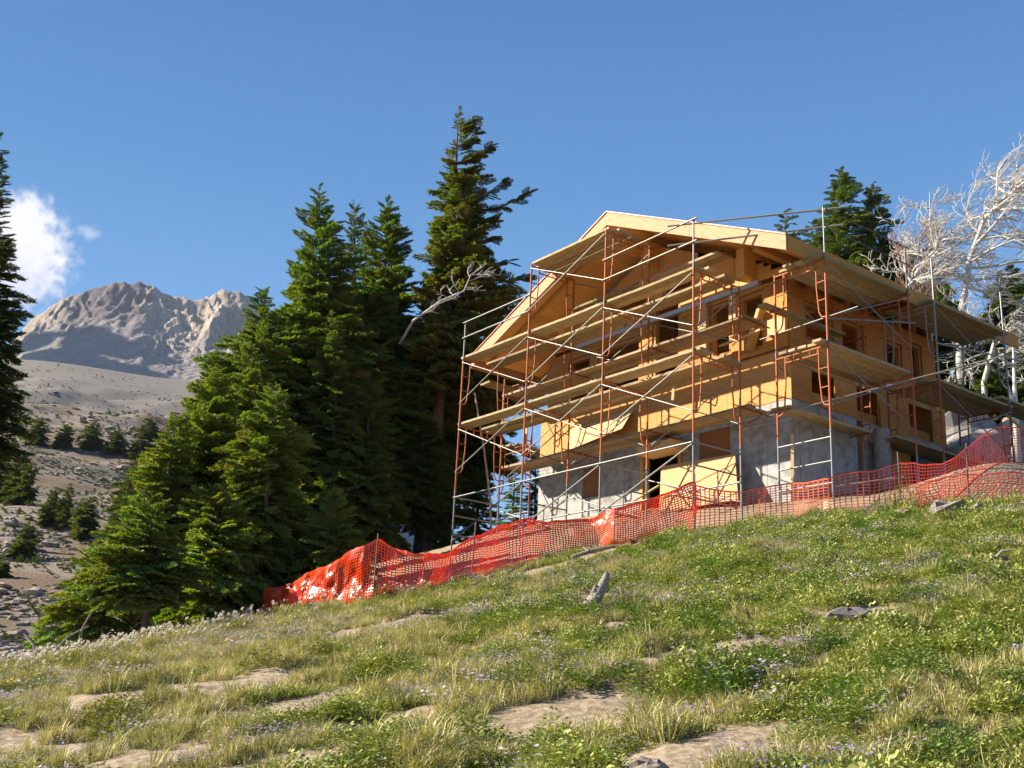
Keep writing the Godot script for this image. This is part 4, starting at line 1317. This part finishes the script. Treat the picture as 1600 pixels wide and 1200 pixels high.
	for t in [[11.8, 48.0, 12.15, 23.9, 2.4, 520, "round topped fir showing just above the roof edge"], [13.4, 46.0, 14.0, 24.9, 2.9, 900, "tallest fir behind the roof, the left of a pair"], [14.8, 46.5, 15.6, 24.6, 2.8, 860, "tall fir behind the roof, the right of a pair"], [12.9, 44.5, 13.3, 21.6, 2.5, 560, "fir low behind the roof left of the tall pair"], [16.6, 44.0, 17.0, 19.6, 2.8, 640, "dark fir behind the dead trees and the roof"], [18.9, 42.5, 19.4, 19.0, 2.9, 760, "dark green fir behind the dead crown at the right edge"], [18.8, 39.0, 19.3, 14.4, 2.9, 760, "green fir at the right edge below the dead crown"], [12.5, 46.5, 12.9, 22.6, 2.4, 520, "fir left of the tall pair with its top beside the guard post"], [15.9, 47.5, 16.4, 22.4, 2.6, 560, "fir behind the reddish dead tree above the roof"], [16.4, 40.2, 16.8, 14.6, 2.2, 460, "fir among the lower trunks of the bleached dead trees"], [18.4, 39.4, 18.7, 13.0, 1.9, 420, "low fir past the far end of the eave at the right edge"], [15.6, 40.0, 15.9, 13.4, 1.9, 300, "fir hidden mostly by the far end of the roof"]]:
		var y := terrain(t[0], t[1])
		conifer("fir_tree", t[6], g2, Vector3(t[0], y, -t[1]), Vector3(t[2], t[3], -t[1]), t[4], 0.1, t[5], 2, Color(0.17, 0.21, 0.06), 0.25, 0.5, 0.3)
	# left edge
	var ly := ground_at(-11.0, 24.0)
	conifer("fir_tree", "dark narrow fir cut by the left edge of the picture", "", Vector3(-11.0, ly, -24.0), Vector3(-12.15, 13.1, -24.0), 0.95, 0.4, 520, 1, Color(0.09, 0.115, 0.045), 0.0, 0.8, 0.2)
	# dead trees
	var wood := Color(0.64, 0.61, 0.57)
	snag("large bleached dead tree whose curved crown is combed to the right", [Vector3(15.9, 8.4, -40), Vector3(16.2, 13.0, -40), Vector3(16.5, 16.0, -40), Vector3(16.9, 18.0, -40), Vector3(17.6, 19.8, -40), Vector3(18.6, 21.0, -40), Vector3(19.8, 21.8, -40)], 0.2, 0.42, 34, 2.7, Vector3(0.8, 0.05, 0.0), wood)
	snag("bare bleached spire with short twigs left of the curved dead crown", [Vector3(15.3, 8.8, -41), Vector3(15.6, 14.0, -41), Vector3(15.8, 18.0, -41), Vector3(16.0, 21.4, -41)], 0.13, 0.5, 20, 1.1, Vector3(0.3, 0.0, 0.0), wood * 0.9)
	snag("arched dead tree with white bark just above the roof edge", [Vector3(13.6, 8.6, -38), Vector3(13.6, 14.0, -38), Vector3(13.8, 16.0, -38), Vector3(14.4, 17.0, -38), Vector3(15.2, 17.6, -38)], 0.17, 0.5, 20, 1.8, Vector3(0.5, 0.15, 0.0), wood)
	snag("reddish dying dead tree between the firs and the bleached spire", [Vector3(14.3, 9.0, -40.5), Vector3(14.5, 14.0, -40.5), Vector3(14.9, 18.9, -40.5)], 0.1, 0.55, 26, 1.2, Vector3(0.3, 0.5, 0.0), Color(0.34, 0.2, 0.15))
	snag("low tangled bleached dead tree at the right behind the eave", [Vector3(16.6, 8.0, -39), Vector3(16.7, 13.0, -39), Vector3(17.2, 14.6, -39), Vector3(18.2, 15.4, -39)], 0.14, 0.45, 22, 1.9, Vector3(0.5, -0.1, 0.0), wood)
	var py := ground_at(16.2, 36.0)
	snag("white barked dead trunk at the right edge beside the eave end", [Vector3(16.0, py, -35.5), Vector3(16.1, 10.0, -35.5), Vector3(16.25, 13.2, -35.5)], 0.2, 0.5, 5, 0.8, Vector3(0.3, 0.2, 0), Color(0.7, 0.68, 0.64), 1)
	snag("bleached dead branch tangle jutting from the firs toward the scaffold", [Vector3(-3.9, 12.9, -37.6), Vector3(-3.4, 13.3, -36.4), Vector3(-2.5, 13.9, -36.0), Vector3(-1.75, 14.3, -36.0), Vector3(-1.55, 14.9, -36.0), Vector3(-1.2, 14.9, -36.0)], 0.05, 0.25, 14, 0.7, Vector3(0.6, 0.2, 0), wood, 1)

func build_hillside_growth() -> void:
	var g := "small firs on the rocky hillside"
	var tn := Color(0.14, 0.155, 0.045)
	var rows := [[-45.9, 120.0, 5.0, 1.3, "slender small fir standing alone on the rocky hillside"], [-47.9, 121.0, 4.0, 1.5, "short broad fir beside the slender one on the hillside"], [-36.5, 110.0, 9.0, 2.3, "tallest fir of the dark hillside thicket"], [-40.5, 124.0, 8.5, 2.3, "fir at the upper left of the dark hillside thicket"], [-38.0, 116.0, 7.5, 2.6, "fir in the middle of the dark hillside thicket"], [-33.0, 102.0, 7.0, 2.2, "fir at the lower right of the dark hillside thicket"], [-30.0, 98.0, 6.0, 2.0, "fir of the hillside thicket nearest the big firs"], [-41.5, 114.0, 4.0, 2.0, "low fir at the left foot of the hillside thicket"], [-34.0, 118.0, 9.5, 2.4, "fir at the back of the hillside thicket"], [-60.0, 140.0, 6.5, 2.4, "fir at the left picture edge on the hillside, middle one"], [-58.0, 138.0, 5.0, 2.2, "fir at the left edge of the hillside, the right one"], [-63.0, 142.0, 7.0, 2.2, "fir at the left edge of the hillside, cut by the frame"], [-43.6, 106.0, 2.2, 1.2, "small bush alone below the slender hillside fir"], [-39.6, 96.0, 1.6, 1.6, "round green bush low on the rocky hillside"], [-37.0, 86.0, 1.0, 1.0, "little green bush near the foot of the hillside"], [-96.0, 230.0, 6.0, 3.0, "leftmost fir in the upper hillside row"], [-91.0, 231.0, 5.0, 3.0, "second fir in the upper hillside row"], [-86.0, 233.0, 6.5, 3.0, "third fir in the upper hillside row"], [-80.5, 232.0, 5.5, 3.0, "fourth fir in the upper hillside row"], [-75.0, 231.0, 7.0, 3.2, "fifth fir in the upper hillside row"], [-70.0, 233.0, 9.0, 3.5, "tall fir ending the upper hillside row"], [-84.0, 262.0, 5.0, 4.0, "flat thicket above the upper hillside row"], [-68.0, 245.0, 8.0, 3.5, "fir above the right end of the hillside row"], [-64.0, 225.0, 8.0, 3.4, "fir below the right end of the hillside row"]]
	for t in rows:
		var y := hill(t[0], t[1])
		conifer("small_fir", t[4], g, Vector3(t[0], y, -t[1]), Vector3(t[0] + 0.3, y + t[2], -t[1]), t[3], 0.02, 260, 1, tn, 0.0, 0.5, 0.35)
	# dark bush at the crest, far left
	var by := ground_at(-7.6, 15.0)
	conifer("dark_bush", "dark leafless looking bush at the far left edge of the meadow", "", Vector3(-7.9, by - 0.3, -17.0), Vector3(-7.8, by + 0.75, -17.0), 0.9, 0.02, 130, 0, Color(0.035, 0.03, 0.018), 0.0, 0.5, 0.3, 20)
	# fallen rock
	var b := MB.new()
	blob(b, Vector3.ZERO, 1.0, 7, 5, 0.55, 4.0, Color(1, 1, 1), Vector3(1.2, 0.6, 1.0), true)
	var xf := []
	var cols := []
	for i in 16000:
		var z := 46.0 * pow(9.0, rng.randf())
		var a := rng.randf_range(-0.56, -0.12)
		var x := z * a
		if noise.get_noise_2d(x * 3.0, z * 3.0) + rng.randf_range(-0.3, 0.3) < 0.0: continue
		var s := rng.randf_range(0.07, 0.22) * (1.0 + z * 0.005) * (2.2 if rng.randf() < 0.06 else 1.0)
		xf.append(Transform3D(Basis(Vector3.UP, rng.randf() * TAU).scaled(Vector3(s, s * rng.randf_range(0.6, 1.2), s)), Vector3(x, hill(x, z) + s * 0.1, -z)))
		var k := rng.randf_range(0.7, 1.2)
		cols.append(Color(0.52 * k, 0.45 * k, 0.39 * k))
	var rocks := swarm("hillside_rocks", b.mesh(), M.rock, xf, cols, self)
	tag(rocks, "pale fallen rock strewn over the hillside", "rocks", "", "stuff")
	xf = []
	cols = []
	for i in 9000:
		var z := 60.0 * pow(7.5, rng.randf())
		var a := rng.randf_range(-0.56, -0.12)
		var x := z * a
		if noise.get_noise_2d(x * 2.2 + 90.0, z * 2.2) > -0.02 + rng.randf_range(-0.25, 0.25): continue
		var s := rng.randf_range(0.3, 0.8) * (1.0 + z * 0.003)
		xf.append(Transform3D(Basis(Vector3.UP, rng.randf() * TAU) * Basis(Vector3(0, 0, 1), rng.randf_range(0.2, 1.0)).scaled(Vector3(s, s, s)), Vector3(x, hill(x, z), -z)))
		var k := rng.randf_range(0.7, 1.3)
		cols.append(Color(0.12 * k, 0.135 * k, 0.05 * k))
	for i in 420:
		var z := rng.randf_range(330.0, 545.0)
		var x := z * rng.randf_range(-0.5, -0.2)
		var s := rng.randf_range(0.7, 2.0)
		xf.append(Transform3D(Basis(Vector3.UP, rng.randf() * TAU) * Basis(Vector3(0, 0, 1), rng.randf_range(0.1, 0.6)).scaled(Vector3(s, s * 0.7, s)), Vector3(x, hill(x, z), -z)))
		var k := rng.randf_range(0.7, 1.3)
		cols.append(Color(0.15 * k, 0.15 * k, 0.07 * k))
	var scrub := swarm("hillside_scrub", boughs[0], M.needle, xf, cols, self)
	tag(scrub, "low dark scrub dotted over the hillside", "scrub", "", "stuff")

# ---------- meadow plants
func leafy_mesh(count: int, r: float, h: float, leaf: float) -> ArrayMesh:
	var b := MB.new()
	for i in count:
		var a := rng.randf() * TAU
		var d := sqrt(rng.randf()) * r
		var at := Vector3(cos(a) * d, h * (1.0 - d * d / (r * r) * 0.8) * rng.randf_range(0.35, 1.0), sin(a) * d)
		var o := a + rng.randf_range(-1.2, 1.2)
		var dir := Vector3(cos(o), rng.randf_range(-0.1, 0.9), sin(o)).normalized()
		var wd := dir.cross(Vector3.UP).normalized() * leaf * 0.3
		wd += Vector3(0, rng.randf_range(-0.25, 0.25) * leaf, 0)
		var l := leaf * rng.randf_range(0.7, 1.3)
		var s := rng.randf_range(0.75, 1.25)
		var c := Color(s, s, s)
		b.tri(at - dir * l * 0.5, at + wd, at + dir * l * 0.5, c)
		b.tri(at - dir * l * 0.5, at + dir * l * 0.5, at - wd + Vector3(0, l * 0.1, 0), c)
	return b.mesh()

func tuft_mesh(count: int, h: float, w: float, spread: float) -> ArrayMesh:
	var b := MB.new()
	for i in count:
		var a := rng.randf() * TAU
		var at := Vector3(cos(a), 0, sin(a)) * rng.randf() * spread * 0.35
		var d := Vector3(cos(a + rng.randf_range(-0.7, 0.7)), 0, sin(a + rng.randf_range(-0.7, 0.7)))
		var hh := h * rng.randf_range(0.55, 1.15)
		var out := spread * rng.randf_range(0.3, 1.3)
		var m := at + Vector3(0, hh * 0.6, 0) + d * out * 0.35
		var tip := at + Vector3(0, hh * rng.randf_range(0.8, 1.0), 0) + d * out
		var s := d.cross(Vector3.UP).normalized() * w * rng.randf_range(0.7, 1.2)
		var k := rng.randf_range(0.75, 1.25)
		var c := Color(k, k, k)
		b.tri(at - s, m + s * 0.8, at + s, c)
		b.tri(at - s, m - s * 0.8, m + s * 0.8, c)
		b.tri(m - s * 0.8, tip, m + s * 0.8, c)
	return b.mesh()

func flower_mesh(heads: int, h: float, r: float, head: Color, spread: float) -> ArrayMesh:
	var b := MB.new()
	for i in heads:
		var a := rng.randf() * TAU
		var d := sqrt(rng.randf()) * spread
		var top := Vector3(cos(a) * d, h * rng.randf_range(0.7, 1.1), sin(a) * d)
		var foot := Vector3(cos(a) * d * 0.4, 0, sin(a) * d * 0.4)
		var s := Vector3(0.0018, 0, 0.001)
		b.tri(foot - s, top, foot + s, Color(0.1, 0.14, 0.04))
		var nn := Vector3(rng.randf_range(-0.5, 0.5), 1, rng.randf_range(-0.2, 0.7)).normalized()
		var e := nn.cross(Vector3.RIGHT).normalized()
		var f := nn.cross(e)
		var k := rng.randf_range(0.8, 1.2)
		for q in 6:
			var a0 := TAU * q / 6.0
			var a1 := TAU * (q + 0.75) / 6.0
			b.tri(top, top + (e * cos(a0) + f * sin(a0)) * r + nn * r * 0.2, top + (e * cos(a1) + f * sin(a1)) * r + nn * r * 0.2, Color(head.r * k, head.g * k, head.b * k))
	return b.mesh()

func tuft_ball(h: float, r: float, head: Color) -> ArrayMesh:
	var b := MB.new()
	b.tube([Vector3.ZERO, Vector3(0.01, h * 0.6, 0), Vector3(0.02, h, 0.0)], [0.003, 0.0025, 0.002], 4, Color(0.2, 0.22, 0.07))
	for i in 26:
		var d := Vector3(rng.randf_range(-1, 1), rng.randf_range(-0.8, 0.8), rng.randf_range(-1, 1)).normalized()
		var s := d.cross(Vector3.UP).normalized() * r * 0.22
		var c := Vector3(0.02, h, 0)
		b.tri(c - s, c + d * r * rng.randf_range(0.8, 1.2), c + s, head * rng.randf_range(0.85, 1.05))
	return b.mesh()

func in_view(x: float, z: float) -> bool:
	return x > -0.47 * z - 1.6 and x < 0.5 * z + 1.6

func build_meadow_plants() -> void:
	var lush := [leafy_mesh(90, 0.13, 0.1, 0.022), leafy_mesh(60, 0.1, 0.14, 0.026)]
	var tufts := [tuft_mesh(26, 0.12, 0.0035, 0.1), tuft_mesh(20, 0.19, 0.003, 0.14)]
	var lx := [[], []]
	var lc := [[], []]
	var tx := [[], []]
	var tc := [[], []]
	var fx := []
	var fc := []
	for i in 84000:
		# more plants to the square metre close by, where they show largest
		var z := 4.6 + 18.6 * pow(rng.randf(), 0.75)
		var x := rng.randf_range(-0.47 * z - 1.6, 0.5 * z + 1.6)
		if crest_x(z) - x > 0.6: continue
		if z > 20.9 and x > 3.2: continue
		var bare := bareness(x, z)
		if bare > 0.34 + rng.randf_range(-0.16, 0.22): continue
		var y := ground_at(x, z) - 0.01
		var lushness := noise.get_noise_2d(x * 40.0 + 50.0, z * 30.0 - 80.0) * 1.2 + clampf((x - 0.6) * 0.13, -0.5, 0.4) + rough.get_noise_2d(x * 30.0, z * 30.0 + 9.0) * 0.25 + rng.randf_range(-0.15, 0.15)
		var s := rng.randf_range(0.6, 1.1) * (1.0 + 1.1 * rough.get_noise_2d(x * 50.0 - 30.0, z * 50.0))
		var spin := Basis(Vector3.UP, rng.randf() * TAU) * Basis(Vector3(1, 0, 0), rng.randf_range(-0.25, 0.25))
		var k := rng.randf_range(0.75, 1.25)
		if lushness > -0.08 and rng.randf() < 0.85:
			var q := 0 if rng.randf() < 0.7 else 1
			lx[q].append(Transform3D(spin.scaled(Vector3(s, s * (0.8 + lushness), s)), Vector3(x, y, -z)))
			var g := Color(0.23, 0.3, 0.06).lerp(Color(0.45, 0.43, 0.14), rng.randf())
			lc[q].append(Color(g.r * k, g.g * k, g.b * k))
		elif rng.randf() < 0.8:
			var q := 0 if rng.randf() < 0.65 else 1
			tx[q].append(Transform3D(spin.scaled(Vector3(s, s, s)), Vector3(x, y, -z)))
			var dry := clampf(0.45 - lushness * 0.8 + rng.randf_range(-0.35, 0.35), 0.0, 1.0)
			var g := Color(0.38, 0.38, 0.12).lerp(Color(0.58, 0.49, 0.26), dry)
			tc[q].append(Color(g.r * k, g.g * k, g.b * k))
		else:
			s *= 0.75
			lx[1].append(Transform3D(spin.scaled(Vector3(s, s * 0.8, s)), Vector3(x, y, -z)))
			lc[1].append(Color(0.3 * k, 0.26 * k, 0.11 * k))
		var fl := noise.get_noise_2d(x * 17.0 - 200.0, z * 17.0 + 70.0)
		if fl > 0.12 and rng.randf() < 0.2:
			fx.append(Transform3D(spin.scaled(Vector3(s, s, s)), Vector3(x, y, -z)))
			fc.append(Color(k, k, k))
	for q in 2:
		tag(swarm(numbered("meadow_herbs"), lush[q], M.leaf, lx[q], lc[q], self), ["low leafy green herbs covering the meadow", "taller leafy herbs scattered over the meadow"][q], "herbs", "", "stuff")
		tag(swarm(numbered("grass"), tufts[q], M.leaf, tx[q], tc[q], self), ["short yellowing grass tufts over the meadow", "long straw coloured grass tufts over the meadow"][q], "grass", "", "stuff")
	tag(swarm("purple_flowers", flower_mesh(16, 0.15, 0.009, Color(0.52, 0.43, 0.54), 0.11), M.petal, fx, fc, self), "pale purple wildflowers scattered in the meadow", "flowers", "", "stuff")
	var mx := []
	var mc := []
	for i in 1500:
		var z := 5.2 + 16.0 * pow(rng.randf(), 0.8)
		var x := rng.randf_range(-0.44 * z, 0.5 * z + 1.0)
		if crest_x(z) - x > -0.3 or (z > 20.5 and x > 3.0): continue
		if noise.get_noise_2d(x * 30.0 + 11.0, z * 26.0 + 5.0) + clampf(x * 0.03, -0.08, 0.1) < 0.05: continue
		if bareness(x, z) > 0.4: continue
		var s := rng.randf_range(0.55, 1.15)
		mx.append(Transform3D(Basis(Vector3.UP, rng.randf() * TAU).scaled(Vector3(s, s * rng.randf_range(0.7, 1.1), s)), Vector3(x, ground_at(x, z) - 0.02, -z)))
		var k := rng.randf_range(0.8, 1.2)
		mc.append(Color(lerpf(0.24, 0.16, clampf(x * 0.3 + 0.5, 0.0, 1.0)) * k, 0.24 * k, 0.055 * k))
	tag(swarm("herb_mounds", leafy_mesh(420, 0.25, 0.24, 0.03), M.leaf, mx, mc, self), "feathery bright green herb mounds rising from the meadow", "herbs", "", "stuff")
	# cream seed heads along the crest on the left
	var sx := []
	var sc := []
	for i in 600:
		var f := pow(rng.randf(), 0.8)
		var z := lerpf(11.0, 20.5, rng.randf())
		var x := crest_x(z) + 0.3 + absf(rng.randfn(0.0, 0.9))
		if z > 19.0: x = lerpf(-4.6, -0.8, rng.randf())
		if bareness(x, z) > 0.5: continue
		var s := rng.randf_range(0.7, 1.15)
		sx.append(Transform3D(Basis(Vector3.UP, rng.randf() * TAU).scaled(Vector3(s, s, s)), Vector3(x, ground_at(x, z), -z)))
		var k := rng.randf_range(0.85, 1.1)
		sc.append(Color(k, k, k * 0.95))
	tag(swarm("white_seed_heads", tuft_ball(0.24, 0.036, Color(0.86, 0.83, 0.74)), M.petal, sx, sc, self), "cream seed heads standing along the left crest of the meadow", "flowers", "", "stuff")
	# bushes by the fence
	for q in [[7.0, 20.1, 0.62, "olive bush growing through the net at the tall stake", Color(0.17, 0.14, 0.04)], [8.95, 19.3, 0.4, "yellow green bush below the low net at the right edge", Color(0.22, 0.2, 0.05)], [4.6, 20.9, 0.3, "dry yellow brush at the foot of the net by the corner", Color(0.3, 0.22, 0.08)], [5.6, 20.7, 0.28, "dry brush at the foot of the net below the corner scaffold", Color(0.28, 0.21, 0.08)]]:
		var b := MB.new()
		var y := ground_at(q[0], q[1])
		for i in 420:
			var d = Vector3(rng.randfn(0, 0.5), 0, rng.randfn(0, 0.45)) * q[2]
			var hh: float = q[2] * rng.randf_range(0.15, 1.0) * maxf(0.25, 1.0 - d.length() / q[2] * 0.6)
			var at = Vector3(q[0], y + hh, -q[1]) + d
			var dir := Vector3(rng.randf_range(-0.6, 0.6), 1.0, rng.randf_range(-0.6, 0.6)).normalized()
			var s := dir.cross(Vector3(rng.randf_range(-1, 1), 0.1, rng.randf_range(-1, 1))).normalized() * 0.008
			b.tri(at - dir * 0.07 - s, at + dir * 0.07, at - dir * 0.07 + s, vary(q[4], 0.3))
		solo("bush", b, M.leaf, Transform3D.IDENTITY, Vector3(q[0], y, -q[1]), q[3], "bush")

# ---------- sky
func build_sky() -> Image:
	var w := 4096
	var h := 2048
	var im := Image.create(w, h, false, Image.FORMAT_RGBF)
	for j in h:
		var el := 90.0 - (j + 0.5) * 180.0 / h
		im.fill_rect(Rect2i(0, j, w, 1), sky_colour(el))
	# one small bank of cloud low on the left; the panorama's first column faces -z
	var cn := FastNoiseLite.new()
	cn.seed = 12
	cn.frequency = 0.16
	cn.fractal_octaves = 5
	for j in range(700, 840):
		var el := 90.0 - (j + 0.5) * 180.0 / h
		for i in range(3690, 3880):
			var az := (i + 0.5) * 360.0 / w - 360.0
			var wob := cn.get_noise_2d(az * 9.0, el * 9.0)
			var wob2 := cn.get_noise_2d(az * 30.0 + 50.0, el * 30.0)
			var e := 1.0 - sqrt(pow((az + 25.1) / 2.8, 2.0) + pow((el - 20.4) / 2.7, 2.0))
			e = maxf(e, 0.75 - sqrt(pow((az + 24.8) / 2.0, 2.0) + pow((el - 22.2) / 1.6, 2.0)))
			var a := smoothstep(-0.12, 0.42, e + wob * 0.3 + wob2 * 0.16)
			var e2 := 1.0 - sqrt(pow((az + 21.95) / 0.55, 2.0) + pow((el - 22.1) / 0.35, 2.0))
			a = maxf(a, 0.5 * smoothstep(-0.2, 0.9, e2 + wob * 0.5 + wob2 * 0.4))
			if a > 0.001:
				var lit := Color(0.38, 0.375, 0.39).lerp(Color(0.31, 0.315, 0.365), smoothstep(0.2, -0.6, (el - 20.6) / 2.5 + wob * 0.5))
				im.set_pixel(i, j, sky_colour(el).lerp(lit, a * 0.95))
	return im

func sky_colour(el: float) -> Color:
	var c := [Color(0.01, 0.036, 0.118), Color(0.017, 0.066, 0.178), Color(0.033, 0.106, 0.235), Color(0.07, 0.17, 0.32), Color(0.14, 0.22, 0.32)]
	var e := [90.0, 38.0, 26.0, 14.0, 0.0]
	if el <= 0.0: return Color(0.13, 0.12, 0.1)
	for i in 4:
		if el >= e[i + 1]:
			return c[i + 1].lerp(c[i], (el - e[i + 1]) / (e[i] - e[i + 1]))
	return c[4]

func _ready() -> void:
	rng.seed = 20240611
	noise.seed = 4
	noise.frequency = 0.02
	noise.fractal_octaves = 3
	rough.seed = 17
	rough.frequency = 0.03
	rough.fractal_octaves = 4
	# camera: held slightly tilted, looking up the slope
	var cam := Camera3D.new()
	cam.name = "camera"
	add_child(cam)
	cam.transform = Transform3D(Basis(Vector3(0.99879, 0.04696, 0.01454), Vector3(-0.04916, 0.95413, 0.29532), Vector3(0, -0.29568, 0.95529)), Vector3.ZERO)
	cam.fov = 36.631
	cam.near = 0.1
	cam.far = 9000.0
	cam.current = true
	var env := Environment.new()
	env.background_mode = Environment.BG_SKY
	var sky := Sky.new()
	var pano := PanoramaSkyMaterial.new()
	pano.panorama = ImageTexture.create_from_image(build_sky())
	sky.sky_material = pano
	env.sky = sky
	env.tonemap_mode = Environment.TONE_MAPPER_LINEAR
	env.tonemap_exposure = 2.75
	env.fog_enabled = true
	env.fog_density = 0.00004
	env.fog_light_color = Color(0.84, 0.9, 1.0)
	env.sdfgi_enabled = true
	env.ssao_enabled = true
	env.ssil_enabled = true
	var we := WorldEnvironment.new()
	we.name = "environment"
	we.environment = env
	add_child(we)
	var sun := DirectionalLight3D.new()
	sun.name = "sun"
	sun.light_color = Color(1.0, 0.955, 0.88)
	sun.light_energy = 1.6
	sun.light_angular_distance = 0.5
	sun.shadow_enabled = true
	add_child(sun)
	sun.look_at_from_position(Vector3.ZERO, Vector3(0.855, -0.499, 0.143))
	make_materials()
	make_boughs()
	build_ground()
	build_hillside()
	build_mountain()
	build_house()
	build_scaffolds()
	build_fences()
	build_trees()
	build_site_things()
	build_hillside_growth()
	build_meadow_plants()
